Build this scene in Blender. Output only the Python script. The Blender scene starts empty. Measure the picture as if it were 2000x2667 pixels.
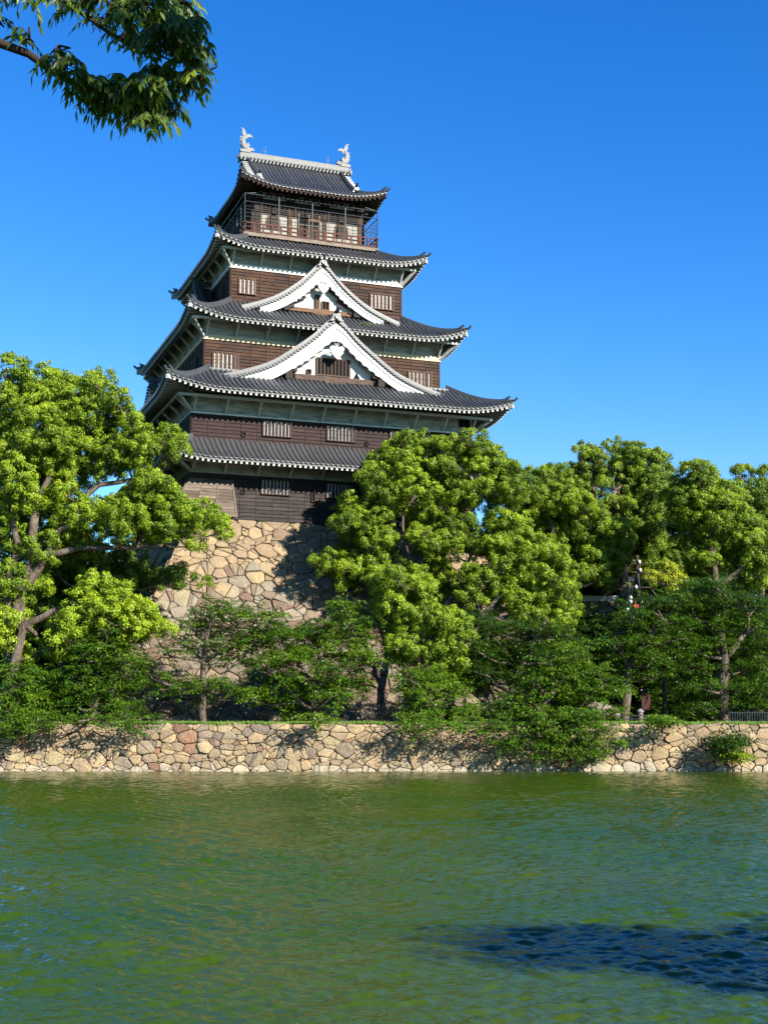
import bpy, math, random
import numpy as np
from mathutils import Vector
random.seed(7); RNG = np.random.default_rng(11)
R = math.radians
SC = bpy.context.scene

# ------------------------------------------------------------------ camera, sky, sun, exposure
CAM_Z = 3.14
PITCH = R(8.76)
cd = bpy.data.cameras.new('camera'); cam = bpy.data.objects.new('camera', cd)
SC.collection.objects.link(cam); SC.camera = cam
cam.location = (0, 0, CAM_Z); cam.rotation_euler = (math.pi/2 + PITCH, 0, 0)
cd.sensor_fit = 'VERTICAL'; cd.sensor_height = 24.0; cd.lens = 24.0*3515/2667
cd.clip_start = 0.1; cd.clip_end = 6000

SUN_EL = R(28); SUN_AZ = R(133.0)          # azimuth clockwise from +Y
world = bpy.data.worlds.new('World'); SC.world = world; world.use_nodes = True
wn = world.node_tree.nodes; wl = world.node_tree.links; wn.clear()
sky = wn.new('ShaderNodeTexSky'); sky.sky_type = 'NISHITA'; sky.sun_disc = False
sky.sun_elevation = SUN_EL; sky.sun_rotation = SUN_AZ
sky.air_density = 1.0; sky.dust_density = 0.0; sky.ozone_density = 1.6; sky.altitude = 0
hs = wn.new('ShaderNodeHueSaturation'); hs.inputs['Saturation'].default_value = 1.22
hs.inputs['Value'].default_value = 1.0
tn = wn.new('ShaderNodeMix'); tn.data_type = 'RGBA'; tn.blend_type = 'MULTIPLY'; tn.inputs[0].default_value = 1.0; tn.inputs[7].default_value = (0.42, 0.86, 1.16, 1)
sp_ = wn.new('ShaderNodeSeparateColor')
bg = wn.new('ShaderNodeBackground'); bg.inputs['Strength'].default_value = 0.0502
wo = wn.new('ShaderNodeOutputWorld')
wl.new(sky.outputs[0], hs.inputs['Color']); wl.new(hs.outputs[0], tn.inputs[6]); wl.new(tn.outputs[2], sp_.inputs[0])
def wmath(op, a, b=None):
    n = wn.new('ShaderNodeMath'); n.operation = op; wl.new(a, n.inputs[0])
    if hasattr(b, 'is_output'): wl.new(b, n.inputs[1])
    elif b is not None: n.inputs[1].default_value = b
    return n.outputs[0]
cr = wmath('MINIMUM', wmath('MULTIPLY', wmath('POWER', sp_.outputs[0], 2.0), 2.17), wmath('MULTIPLY', sp_.outputs[0], 1.8))
cg = wmath('MULTIPLY', wmath('POWER', sp_.outputs[1], 1.25), 0.984); cb = wmath('MULTIPLY', sp_.outputs[2], 1.36)
cc_ = wn.new('ShaderNodeCombineColor')
for i_, o_ in enumerate((cr, cg, cb)): wl.new(o_, cc_.inputs[i_])
wl.new(cc_.outputs[0], bg.inputs['Color']); wl.new(bg.outputs[0], wo.inputs[0])
sd = bpy.data.lights.new('sun', 'SUN'); sd.energy = 5.0; sd.angle = R(0.5); sd.color = (1.0, 0.94, 0.84)
sun = bpy.data.objects.new('sun', sd); SC.collection.objects.link(sun)
sdir = Vector((math.sin(SUN_AZ)*math.cos(SUN_EL), math.cos(SUN_AZ)*math.cos(SUN_EL), math.sin(SUN_EL)))
sun.rotation_euler = sdir.to_track_quat('Z', 'Y').to_euler(); sun.location = (30, -30, 60)
SC.view_settings.view_transform = 'Standard'; SC.view_settings.look = 'None'
SC.view_settings.exposure = 1.58; SC.view_settings.gamma = 1.0
SC.render.engine = 'CYCLES'
SC.cycles.max_bounces = 6; SC.cycles.diffuse_bounces = 1; SC.cycles.glossy_bounces = 3
SC.cycles.transparent_max_bounces = 4; SC.cycles.transmission_bounces = 3

# ------------------------------------------------------------------ measuring the photograph
F = 3515.0; YA = R(20.49); OX, OY = -8.05, 116.66
cY, sY = math.cos(YA), math.sin(YA)
def at(px, py, D):
    X = (px-1000)/F; Z = -(py-1333.5)/F
    ry = math.cos(PITCH)-math.sin(PITCH)*Z; rz = math.sin(PITCH)+math.cos(PITCH)*Z
    t = D/ry
    return np.array([X*t, D, rz*t+CAM_Z])
def c2w(x, y, z=0): return (cY*x-sY*y+OX, sY*x+cY*y+OY, z)

# ------------------------------------------------------------------ helpers
def tag(o, label=None, cat=None, group=None, kind=None):
    if label: o['label'] = label
    if cat: o['category'] = cat
    if group: o['group'] = group
    if kind: o['kind'] = kind
    return o
def empty(name, loc, rz=0.0):
    o = bpy.data.objects.new(name, None); SC.collection.objects.link(o)
    o.location = loc; o.rotation_euler = (0, 0, rz); o.empty_display_size = 0.5
    return o

class MB:
    def __init__(s): s.v = []; s.f = []; s.m = []; s.c = []
    def add(s, vs, fs, mat=0, col=0.5):
        b = len(s.v); s.v.extend([tuple(map(float, p)) for p in vs])
        for f in fs: s.f.append([b+i for i in f]); s.m.append(mat); s.c.append(col)
    def hexa(s, p, mat=0, col=0.5):     # 8 points: bottom 4 ccw, top 4 ccw
        s.add(p, [(3,2,1,0),(4,5,6,7),(0,1,5,4),(1,2,6,5),(2,3,7,6),(3,0,4,7)], mat, col)
    def box(s, x0, x1, y0, y1, z0, z1, mat=0, col=0.5):
        s.hexa([(x0,y0,z0),(x1,y0,z0),(x1,y1,z0),(x0,y1,z0),(x0,y0,z1),(x1,y0,z1),(x1,y1,z1),(x0,y1,z1)], mat, col)
    def tube(s, path, rad, n=8, mat=0, col=0.5, cap=True, flat=1.0):
        path = [Vector(p) for p in path]; k = len(path)
        if not hasattr(rad, '__len__'): rad = [rad]*k
        rings = []; up = Vector((0, 0, 1)); prev = None
        for i, p in enumerate(path):
            t = (path[min(i+1, k-1)]-path[max(i-1, 0)]).normalized()
            a = prev if prev is not None else (up if abs(t.z) < 0.9 else Vector((1, 0, 0)))
            a = (a-t*a.dot(t)).normalized(); prev = a; b = t.cross(a)
            rings.append([p+(a*math.cos(q)+b*math.sin(q)*flat)*rad[i] for q in [2*math.pi*j/n for j in range(n)]])
        vs = [q for r in rings for q in r]
        fs = [(i*n+j, i*n+(j+1) % n, (i+1)*n+(j+1) % n, (i+1)*n+j) for i in range(k-1) for j in range(n)]
        if cap: fs += [tuple(reversed(range(n))), tuple(range((k-1)*n, k*n))]
        s.add(vs, fs, mat, col)
    def beam(s, a, b, w, h, mat=0, col=0.5, up=(0,0,1)):
        a = Vector(a); b = Vector(b); t = (b-a).normalized(); u = Vector(up)
        if abs(t.dot(u)) > 0.98: u = Vector((0, 1, 0))
        sx = t.cross(u).normalized()*w/2; sz = sx.cross(t).normalized()*h/2
        s.hexa([a-sx-sz, a+sx-sz, b+sx-sz, b-sx-sz, a-sx+sz, a+sx+sz, b+sx+sz, b-sx+sz], mat, col)
    def prism(s, pts, d, mat=0, col=0.5):   # pts: 3d polygon, extruded by vector d
        n = len(pts); pts = [Vector(p) for p in pts]; d = Vector(d)
        s.add(pts+[p+d for p in pts], [tuple(range(n)), tuple(reversed(range(n, 2*n)))]+[((i+1) % n, i, n+i, n+(i+1) % n) for i in range(n)], mat, col)
    def build(s, name, mats, parent=None, origin=None, smooth=False):
        me = bpy.data.meshes.new(name)
        v = s.v
        if origin is not None:
            ox, oy, oz = origin; v = [(a-ox, b-oy, c-oz) for a, b, c in v]
        me.from_pydata(v, [], s.f)
        if not isinstance(mats, (list, tuple)): mats = [mats]
        for m in mats: me.materials.append(m)
        me.polygons.foreach_set('material_index', s.m)
        at_ = me.attributes.new('tint', 'FLOAT', 'FACE'); at_.data.foreach_set('value', s.c)
        if smooth: me.polygons.foreach_set('use_smooth', [True]*len(s.f))
        me.update()
        o = bpy.data.objects.new(name, me); SC.collection.objects.link(o)
        if parent is not None: o.parent = parent
        if origin is not None and parent is None: o.location = origin
        return o

# ------------------------------------------------------------------ materials
def mat(name, build):
    m = bpy.data.materials.new(name); m.use_nodes = True
    nt = m.node_tree; nt.nodes.clear()
    out = nt.nodes.new('ShaderNodeOutputMaterial')
    N = lambda t, **k: _node(nt, t, k)
    sh = build(nt, N); nt.links.new(sh, out.inputs['Surface'])
    return m
def _node(nt, t, k):
    n = nt.nodes.new('ShaderNode'+t)
    for a, v in k.items():
        if a == 'inp':
            for kk, vv in v.items():
                if hasattr(vv, 'is_output'): nt.links.new(vv, n.inputs[kk])
                else: n.inputs[kk].default_value = vv
        else: setattr(n, a, v)
    return n
def ramp(nt, src, stops, interp='LINEAR'):
    n = nt.nodes.new('ShaderNodeValToRGB'); nt.links.new(src, n.inputs[0]); cr = n.color_ramp; cr.interpolation = interp
    while len(cr.elements) > 1: cr.elements.remove(cr.elements[-1])
    cr.elements[0].position = stops[0][0]; cr.elements[0].color = (*stops[0][1], 1)
    for p, c in stops[1:]:
        e = cr.elements.new(p); e.color = (*c, 1)
    return n.outputs[0]
def mixc(nt, f, a, b, mode='MIX'):
    n = nt.nodes.new('ShaderNodeMix'); n.data_type = 'RGBA'; n.blend_type = mode
    for s_, v in ((n.inputs[0], f), (n.inputs[6], a), (n.inputs[7], b)):
        if hasattr(v, 'is_output'): nt.links.new(v, s_)
        else: s_.default_value = v if not isinstance(v, tuple) else (*v, 1)
    return n.outputs[2]
def principled(nt, N, col, rough=0.8, bump=None, bd=0.02, bs=0.5, spec=0.3, metal=0.0):
    p = N('BsdfPrincipled'); 
    if hasattr(col, 'is_output'): nt.links.new(col, p.inputs['Base Color'])
    else: p.inputs['Base Color'].default_value = (*col, 1)
    p.inputs['Roughness'].default_value = rough; p.inputs['Specular IOR Level'].default_value = spec; p.inputs['Metallic'].default_value = metal
    if bump is not None:
        b = N('Bump', inp={'Strength': bs, 'Distance': bd, 'Height': bump}); nt.links.new(b.outputs[0], p.inputs['Normal'])
    return p.outputs[0]
def noise(N, vec, scale, detail=4, rough=0.55, out=0):
    return N('TexNoise', inp={'Vector': vec, 'Scale': scale, 'Detail': detail, 'Roughness': rough}).outputs[out]
def objc(N, scale=(1,1,1)):
    tc = N('TexCoord'); mp = N('Mapping', inp={'Vector': tc.outputs['Object'], 'Scale': scale}); return mp.outputs[0]
def attr(N, name='tint'): return N('Attribute', attribute_name=name)

def m_tile(nt, N, base=(0.008,0.0095,0.012)):
    v = objc(N); t = attr(N).outputs['Fac']
    n1 = noise(N, v, 1.3, 5); n2 = noise(N, v, 14, 3)
    c = mixc(nt, ramp(nt, n1, [(0.38,(0,0,0)),(0.68,(1,1,1))]), tuple(base), (0.026,0.028,0.031))
    c = mixc(nt, ramp(nt, t, [(0.0,(0.0,)*3),(1.0,(0.9,)*3)]), c, (0.060,0.064,0.069))
    c = mixc(nt, ramp(nt, n2, [(0.56,(0,)*3),(0.8,(0.55,)*3)]), c, (0.075,0.077,0.078))
    return principled(nt, N, c, 0.42, n2, 0.015, 0.4, 0.45)
TILE = mat('roof_tile', m_tile)
TILE_OLD = mat('weathered_roof_tile', lambda nt, N: m_tile(nt, N, (0.040,0.038,0.035)))
def m_white(nt, N):
    v = objc(N); n1 = noise(N, v, 0.9, 6); n2 = noise(N, objc(N, (3,3,0.6)), 1.2, 5)
    c = mixc(nt, ramp(nt, n1, [(0.3,(0,)*3),(0.75,(1,)*3)]), (0.50,0.495,0.48), (0.38,0.375,0.355))
    c = mixc(nt, ramp(nt, n2, [(0.58,(0,)*3),(0.85,(0.5,)*3)]), c, (0.27,0.265,0.24))
    return principled(nt, N, c, 0.85, n1, 0.02, 0.3, 0.2)
WHITE = mat('white_plaster', m_white)
def m_cream(nt, N):
    v = objc(N); n1 = noise(N, v, 1.1, 5)
    c = mixc(nt, n1, (0.48,0.385,0.25), (0.40,0.32,0.215))
    return principled(nt, N, c, 0.85, n1, 0.02, 0.3, 0.2)
SOFFIT = mat('shade_grey_soffit', lambda nt, N: principled(nt, N, (0.16,0.16,0.158), 0.95, None))  # white soffit and rafter plaster greyed: eave shade put into the base colour
CREAM = mat('cream_plaster', m_cream)
def m_grey(nt, N):
    n1 = noise(N, objc(N, (0.6,0.6,3.0)), 1.6, 7, 0.65); n2 = noise(N, objc(N), 9, 3)
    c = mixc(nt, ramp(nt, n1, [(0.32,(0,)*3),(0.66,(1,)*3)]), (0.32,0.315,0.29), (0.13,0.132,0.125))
    return principled(nt, N, c, 0.9, n2, 0.01, 0.3, 0.15)
GREY = mat('grey_plaster', m_grey)
def m_plank(dark, warm, amt, rough=0.75):
    def f(nt, N):
        v = objc(N, (1.2,1.2,9)); n1 = noise(N, v, 1.0, 7, 0.7); n2 = noise(N, objc(N, (2,2,40)), 1.0, 4, 0.6)
        t = attr(N).outputs['Fac']
        s = N('Math', operation='MULTIPLY_ADD', inp={0: t, 1: 0.45, 2: n1}).outputs[0]
        c = mixc(nt, ramp(nt, s, [(0.62,(0,)*3),(0.92,(amt,)*3)]), dark, warm)
        c = mixc(nt, ramp(nt, n2, [(0.35,(0.55,)*3),(0.6,(0,)*3)]), c, tuple(x*0.4 for x in dark))
        return principled(nt, N, c, rough, n2, 0.02, 0.6, 0.25)
    return f
PLANK_RED = mat('weathered_red_brown_planks', m_plank((0.011,0.0042,0.0028), (0.075,0.030,0.013), 0.9))
PLANK_DARK = mat('dark_brown_planks', m_plank((0.012,0.0042,0.004), (0.036,0.015,0.012), 0.8))
PLANK_GREY = mat('dark_grey_planks', m_plank((0.012,0.008,0.0075), (0.048,0.034,0.028), 0.8))
PLANK_SUN = mat('sun_bleached_planks', m_plank((0.07,0.05,0.037), (0.155,0.118,0.09), 1.0))
WOOD_GB = mat('weathered_gable_timber', m_plank((0.035,0.02,0.014), (0.13,0.08,0.055), 0.9))
WOOD = mat('brown_timber', m_plank((0.04,0.02,0.012), (0.15,0.08,0.04), 0.9))
WOOD_DK = mat('dark_timber', m_plank((0.020,0.012,0.009), (0.06,0.03,0.02), 0.8))
WOOD_RED = mat('red_brown_timber', m_plank((0.05,0.017,0.011), (0.12,0.045,0.026), 0.8))
WOOD_PALE = mat('pale_timber', m_plank((0.085,0.062,0.046), (0.19,0.15,0.118), 1.0))
def flat(name, col, rough=0.7, spec=0.3, metal=0.0):
    def f(nt, N):
        n1 = noise(N, objc(N), 6, 4); c = mixc(nt, ramp(nt, n1, [(0.35,(0,)*3),(0.7,(1,)*3)]), col, tuple(x*0.72 for x in col))
        return principled(nt, N, c, rough, n1, 0.004, 0.3, spec, metal)
    return mat(name, f)
PAPER = flat('pale_window_panel', (0.52,0.52,0.50), 0.8)
STRUT = flat('pale_plastered_timber', (0.34,0.335,0.315), 0.85)
BLACK = flat('opening_and_groove_shade', (0.008,0.008,0.009), 0.9, 0.1)
STEEL = flat('dark_steel', (0.022,0.027,0.036), 0.5, 0.3, 0.0)
SHACHI = flat('pale_fired_clay', (0.17,0.17,0.168), 0.6)
LIME = flat('pale_ridge_mortar', (0.19,0.19,0.185), 0.85)
def m_stone(nt, N):
    v = objc(N); n1 = noise(N, v, 1.4, 6, 0.65); n2 = noise(N, v, 7, 6, 0.7); n3 = noise(N, v, 26, 3)
    ca = attr(N, 'stone').outputs['Color']
    c = mixc(nt, ramp(nt, n1, [(0.35,(0,)*3),(0.7,(0.55,)*3)]), ca, (0.13,0.112,0.09))
    c = mixc(nt, ramp(nt, n2, [(0.50,(0,)*3),(0.72,(0.6,)*3)]), c, (0.36,0.325,0.26))
    c = mixc(nt, ramp(nt, n3, [(0.30,(0.75,)*3),(0.50,(0,)*3)]), c, (0.05,0.042,0.034))
    h = N('Math', operation='ADD', inp={0: n2, 1: n3}).outputs[0]
    return principled(nt, N, c, 0.9, h, 0.09, 0.9, 0.15)
STONE = mat('rough_stone', m_stone)
def m_bark(nt, N):
    v = objc(N, (1,1,0.35)); n1 = noise(N, v, 7, 6, 0.7); n2 = noise(N, objc(N), 1.2, 3)
    c = mixc(nt, ramp(nt, n1, [(0.35,(0,)*3),(0.65,(1,)*3)]), (0.028,0.02,0.015), (0.13,0.10,0.075))
    c = mixc(nt, ramp(nt, n2, [(0.45,(0,)*3),(0.7,(0.6,)*3)]), c, (0.17,0.14,0.11))
    return principled(nt, N, c, 0.95, n1, 0.08, 1.0, 0.1)
BARK = mat('bark', m_bark)
BARK_DK = flat('dark_bark', (0.035,0.025,0.02), 0.95, 0.1)
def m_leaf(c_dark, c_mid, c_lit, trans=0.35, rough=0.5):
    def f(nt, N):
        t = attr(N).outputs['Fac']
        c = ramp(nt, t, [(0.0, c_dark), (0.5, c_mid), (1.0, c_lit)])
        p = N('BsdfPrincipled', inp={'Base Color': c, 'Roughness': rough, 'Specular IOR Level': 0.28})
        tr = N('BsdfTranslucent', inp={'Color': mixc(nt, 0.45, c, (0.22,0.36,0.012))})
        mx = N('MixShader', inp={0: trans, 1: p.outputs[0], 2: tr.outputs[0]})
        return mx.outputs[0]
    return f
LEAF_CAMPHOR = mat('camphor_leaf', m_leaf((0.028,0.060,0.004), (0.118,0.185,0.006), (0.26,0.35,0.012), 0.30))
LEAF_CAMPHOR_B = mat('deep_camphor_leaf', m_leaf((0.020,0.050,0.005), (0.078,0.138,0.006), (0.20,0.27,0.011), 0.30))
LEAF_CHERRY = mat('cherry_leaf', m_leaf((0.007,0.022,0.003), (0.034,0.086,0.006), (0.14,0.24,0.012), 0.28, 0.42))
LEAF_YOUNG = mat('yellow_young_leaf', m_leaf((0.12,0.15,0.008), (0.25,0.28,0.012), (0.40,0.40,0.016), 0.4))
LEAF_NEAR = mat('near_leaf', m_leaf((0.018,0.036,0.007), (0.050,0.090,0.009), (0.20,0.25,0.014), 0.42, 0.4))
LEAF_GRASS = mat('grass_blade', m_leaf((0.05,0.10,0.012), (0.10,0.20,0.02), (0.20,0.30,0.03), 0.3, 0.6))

# ------------------------------------------------------------------ setting
def sheet(name, pts, z, m, holes=None):
    b = MB(); b.add([(x, y, z) for x, y in pts], [tuple(range(len(pts)))]); o = b.build(name, m); tag(o, kind='structure'); return o
def m_ground(nt, N):
    v = objc(N); n1 = noise(N, v, 0.5, 6); n2 = noise(N, v, 9, 4)
    c = mixc(nt, ramp(nt, n1, [(0.4,(0,)*3),(0.62,(1,)*3)]), (0.055,0.10,0.018), (0.14,0.115,0.075))
    c = mixc(nt, ramp(nt, n2, [(0.45,(0,)*3),(0.7,(0.6,)*3)]), c, (0.10,0.15,0.02))
    return principled(nt, N, c, 0.95, n2, 0.08, 1.0, 0.1)
GROUND = mat('grassy_earth', m_ground)
def m_bed(nt, N): return principled(nt, N, (0.05,0.05,0.03), 0.9)
sheet('moat_bed', [(-3000,-3000),(3000,-3000),(3000,5000),(-3000,5000)], -1.5, mat('mud', m_bed))
BANK_Y = 85.0; BANK_Z = 2.92
def solid(name, x0, x1, y0, y1, z0, z1, m):
    b = MB(); b.box(x0, x1, y0, y1, z0, z1); o = b.build(name, m); tag(o, kind='structure'); return o
solid('ground', -600, 600, BANK_Y+0.62, 4000, -1.4, BANK_Z-0.06, GROUND)
solid('near_bank', -600, 600, -600, 5.2, -1.4, 1.6, GROUND)
def m_water(nt, N):
    tc = N('TexCoord').outputs['Object']
    w3 = noise(N, N('Mapping', inp={'Vector': tc, 'Scale': (1,1.6,1), 'Rotation': (0,0,-0.3)}).outputs[0], 9.0, 3, 0.5)
    big = noise(N, tc, 0.10, 3); h = w3
    col = mixc(nt, ramp(nt, big, [(0.35,(0,)*3),(0.7,(1,)*3)]), (0.014,0.040,0.0022), (0.033,0.051,0.0028))
    b = N('Bump', inp={'Strength': 1.0, 'Distance': 0.012, 'Height': h})
    p = N('BsdfPrincipled', inp={'Base Color': col, 'Roughness': 0.03, 'IOR': 1.33, 'Specular IOR Level': 0.5, 'Normal': b.outputs[0]})
    return p.outputs[0]
WATER = mat('green_moat_water', m_water)
def build_water():
    ny, nx = 1250, 760; y0, y1 = 11.0, BANK_Y+0.6
    Y = y0*(y1/y0)**np.linspace(0, 1, ny); Sx = np.linspace(-1, 1, nx)
    X = Sx[None,:]*(Y[:,None]*0.33+2.0); YY = np.repeat(Y[:,None], nx, 1); Z = np.zeros_like(X); rg = np.random.default_rng(5)
    calm = 1.05+0.16*np.sin(X*0.11+YY*0.07+0.9)*np.cos(YY*0.16-X*0.05)+0.14*np.sin(X*0.31-YY*0.21+2)+0.12*np.cos(X*0.6+YY*0.45); calm = np.clip(calm, 0.35, 1.9)
    for i in range(80):
        lam = 0.12*(6.5**rg.random()); th = rg.normal(1.45, 0.55); k = 2*math.pi/lam; amp = 0.0064*lam**0.9*rg.uniform(0.6, 1.3)
        g = 1+0.55*np.sin(X*rg.uniform(.15, .5)+YY*rg.uniform(.1, .5)+rg.uniform(0, 6))
        fade = np.clip(lam/(YY*0.0104)-0.15, 0, 1)
        Z += amp*g*fade*calm*np.sin(k*(X*math.cos(th)+YY*math.sin(th))+rg.uniform(0, 6.28)+0.8*np.sin(X*rg.uniform(.3, 1.2)+YY*rg.uniform(.3, 1.2)))
    ed = np.minimum(1, np.minimum((1-np.abs(Sx))[None,:]*30, np.minimum((YY-y0)*1.5, 1.0))); Z *= ed
    V = np.stack([X, YY, Z], -1).reshape(-1, 3); idx = np.arange(ny*nx).reshape(ny, nx)
    Q = np.stack([idx[:-1,:-1], idx[:-1,1:], idx[1:,1:], idx[1:,:-1]], -1).reshape(-1, 4)
    b0 = len(V); wx0, wx1 = Y[0]*0.33+2.0, Y[-1]*0.33+2.0
    V = np.vstack([V, [(-600,5.2,0),(600,5.2,0),(600,y1,0),(-600,y1,0),(-wx0,y0,0),(wx0,y0,0),(wx1,y1,0),(-wx1,y1,0)]])
    Q = np.vstack([Q, [(b0,b0+1,b0+5,b0+4),(b0+1,b0+2,b0+6,b0+5),(b0+3,b0,b0+4,b0+7)]]); n = len(Q)
    me = bpy.data.meshes.new('water'); me.vertices.add(len(V)); me.vertices.foreach_set('co', V.astype(np.float32).reshape(-1))
    me.loops.add(4*n); me.loops.foreach_set('vertex_index', Q.astype(np.int32).reshape(-1)); me.polygons.add(n)
    me.polygons.foreach_set('loop_start', np.arange(0, 4*n, 4, dtype=np.int32)); me.polygons.foreach_set('loop_total', np.full(n, 4, np.int32)); me.polygons.foreach_set('use_smooth', np.ones(n, bool))
    me.materials.append(WATER); me.update(calc_edges=True); o = bpy.data.objects.new('water', me); SC.collection.objects.link(o); tag(o, kind='structure')
build_water()

# ------------------------------------------------------------------ stone walls: power diagram of fitted stones
def clip(poly, a, b, c):      # keep a*x+b*y<=c
    out = []; n = len(poly)
    for i in range(n):
        p, q = poly[i], poly[(i+1) % n]; dp = a*p[0]+b*p[1]-c; dq = a*q[0]+b*q[1]-c
        if dp <= 0: out.append(p)
        if (dp < 0 < dq) or (dq < 0 < dp):
            t = dp/(dp-dq); out.append((p[0]+(q[0]-p[0])*t, p[1]+(q[1]-p[1])*t))
    return out
def cut(poly, rg, depth=0):
    n = len(poly); cx = sum(p[0] for p in poly)/n; cy_ = sum(p[1] for p in poly)/n
    w = max(p[0] for p in poly)-min(p[0] for p in poly); h = max(p[1] for p in poly)-min(p[1] for p in poly)
    if depth > 1 or min(w, h) < 0.45 or rg.random() > (0.55 if depth == 0 else 0.25): return [poly]
    a = rg.choice([rg.gauss(0.35, 0.25), rg.gauss(-0.35, 0.25), rg.gauss(1.5, 0.3)]); nx, ny = -math.sin(a), math.cos(a)
    c = nx*(cx+rg.uniform(-.16, .16)*w)+ny*(cy_+rg.uniform(-.16, .16)*h)
    p1 = clip(poly, nx, ny, c); p2 = clip(poly, -nx, -ny, -c)
    return [r for q in (p1, p2) if len(q) > 2 for r in cut(q, rg, depth+1)]
def stones(W0, W1, H, size, seed, edges=(), asp=1.35, small=0.5):
    rg = random.Random(seed); seeds = []; cell = {}
    def ok(x, y, r):
        cx, cy_ = int(x//size), int(y//size)
        for i in range(cx-2, cx+3):
            for j in range(cy_-2, cy_+3):
                for (a, b, q) in cell.get((i, j), ()):
                    if (a-x)**2+(b-y)**2 < ((r+q)*0.62)**2: return False
        return True
    w0, w1 = W0/asp, W1/asp
    for r0, r1, tries in ((0.5, 0.85, 9), (0.3, 0.5, 22), (0.13, 0.24, int(60*small))):
        n = int((w1-w0)*H/(size*size)*tries)
        for _ in range(n):
            r = rg.uniform(r0, r1)*size*0.95; x = rg.uniform(w0, w1); y = rg.uniform(0, H)
            if ok(x, y, r):
                seeds.append((x, y, r)); cell.setdefault((int(x//size), int(y//size)), []).append((x, y, r))
    S = np.array(seeds); res = []
    for i, (x, y, r) in enumerate(seeds):
        d2 = (S[:,0]-x)**2+(S[:,1]-y)**2; idx = np.argsort(d2)[1:22]
        poly = [(x-3*size, max(0, y-3*size)), (x+3*size, max(0, y-3*size)), (x+3*size, min(H, y+3*size)), (x-3*size, min(H, y+3*size))]
        for j in idx:
            X, Y, q = seeds[j]; a, b = 2*(X-x), 2*(Y-y); c = X*X+Y*Y-x*x-y*y-q*q+r*r
            poly = clip(poly, a, b, c)
            if len(poly) < 3: break
        if len(poly) < 3: continue
        poly = [(p*asp, q) for p, q in poly]
        for (a, b, c) in edges: poly = clip(poly, a, b, c) if len(poly) > 2 else poly
        if len(poly) < 3: continue
        for poly in cut(poly, rg):
          area = abs(sum(poly[k][0]*poly[(k+1) % len(poly)][1]-poly[(k+1) % len(poly)][0]*poly[k][1] for k in range(len(poly))))/2
          if area*asp > 0.012: res.append([(p, q) for p, q in poly])
    return res, rg
def lay_stones(vs, fs, cols, polys, rg, place, palette, gap=0.035, depth=0.16, bulge=0.09):
    for poly in polys:
        # rounded corners
        q = []
        n = len(poly)
        for i in range(n):
            p0, p1, p2 = poly[i-1], poly[i], poly[(i+1) % n]
            l0 = math.hypot(p1[0]-p0[0], p1[1]-p0[1]); l2 = math.hypot(p2[0]-p1[0], p2[1]-p1[1])
            if min(l0, l2) < 0.04: q.append(p1); continue
            k0 = min(0.065/l0, 0.25)*rg.uniform(0.3, 1.5); k2 = min(0.065/l2, 0.25)*rg.uniform(0.3, 1.5)
            q.append((p1[0]+(p0[0]-p1[0])*k0, p1[1]+(p0[1]-p1[1])*k0)); q.append((p1[0]+(p2[0]-p1[0])*k2, p1[1]+(p2[1]-p1[1])*k2))
        poly = q; n = len(poly)
        cx = sum(p[0] for p in poly)/n; cy_ = sum(p[1] for p in poly)/n
        rad = max(0.08, sum(math.hypot(p[0]-cx, p[1]-cy_) for p in poly)/n)
        k1 = 1-gap*rg.uniform(0.5, 1.5)/rad; pr = rg.uniform(-0.05, 0.06); tx = rg.uniform(-0.10, 0.10); ty = rg.uniform(-0.10, 0.10)
        bl = bulge*min(1, rad/0.5)*rg.uniform(0.6, 1.3)
        b = len(vs); off = (rg.uniform(-0.15, 0.15)*rad, rg.uniform(-0.15, 0.15)*rad)
        for (s_, d_) in ((k1, -depth), (k1, pr-0.02), (k1*0.93, pr+bl*0.75), (k1*0.55, pr+bl)):
            for p in poly:
                u = cx+(p[0]-cx)*s_; w = cy_+(p[1]-cy_)*s_
                u += 0.05*math.sin(w*5.1+1.3*math.sin(u*2.1)); w += 0.045*math.sin(u*4.3+w*1.7)*min(1, w*3)
                e = d_ + ((u-cx)*tx+(w-cy_)*ty if d_ > -depth else 0) + (rg.uniform(-0.018, 0.018) if d_ > -depth else 0)
                vs.append(place(u, w, e))
        vs.append(place(cx+off[0], cy_+off[1], pr+bl*rg.uniform(0.8, 1.15)))
        col = palette(cx, cy_, rg); nf0 = len(fs)
        for k in range(3):
            for i in range(n): fs.append((b+k*n+i, b+k*n+(i+1) % n, b+(k+1)*n+(i+1) % n, b+(k+1)*n+i))
        for i in range(n): fs.append((b+3*n+i, b+3*n+(i+1) % n, b+4*n))
        cols.extend([col]*(len(fs)-nf0))
def stone_mesh(name, vs, fs, cols, parent=None, origin=(0,0,0)):
    me = bpy.data.meshes.new(name); me.from_pydata([(a-origin[0], b-origin[1], c-origin[2]) for a, b, c in vs], [], fs)
    me.materials.append(STONE)
    a = me.attributes.new('stone', 'FLOAT_COLOR', 'FACE'); a.data.foreach_set('color', [x for c in cols for x in (*c, 1.0)])
    me.update(); o = bpy.data.objects.new(name, me); SC.collection.objects.link(o)
    if parent: o.parent = parent
    else: o.location = origin
    return o
def pick(rg, lst, jit=0.12):
    w = sum(l[0] for l in lst); x = rg.uniform(0, w)
    for l in lst:
        x -= l[0]
        if x <= 0: break
    k = rg.uniform(1-jit*2.2, 1+jit); return tuple(c*k*w*rg.uniform(0.97, 1.03) for c, w in zip(l[1], (0.68, 0.62, 0.52)))
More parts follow.
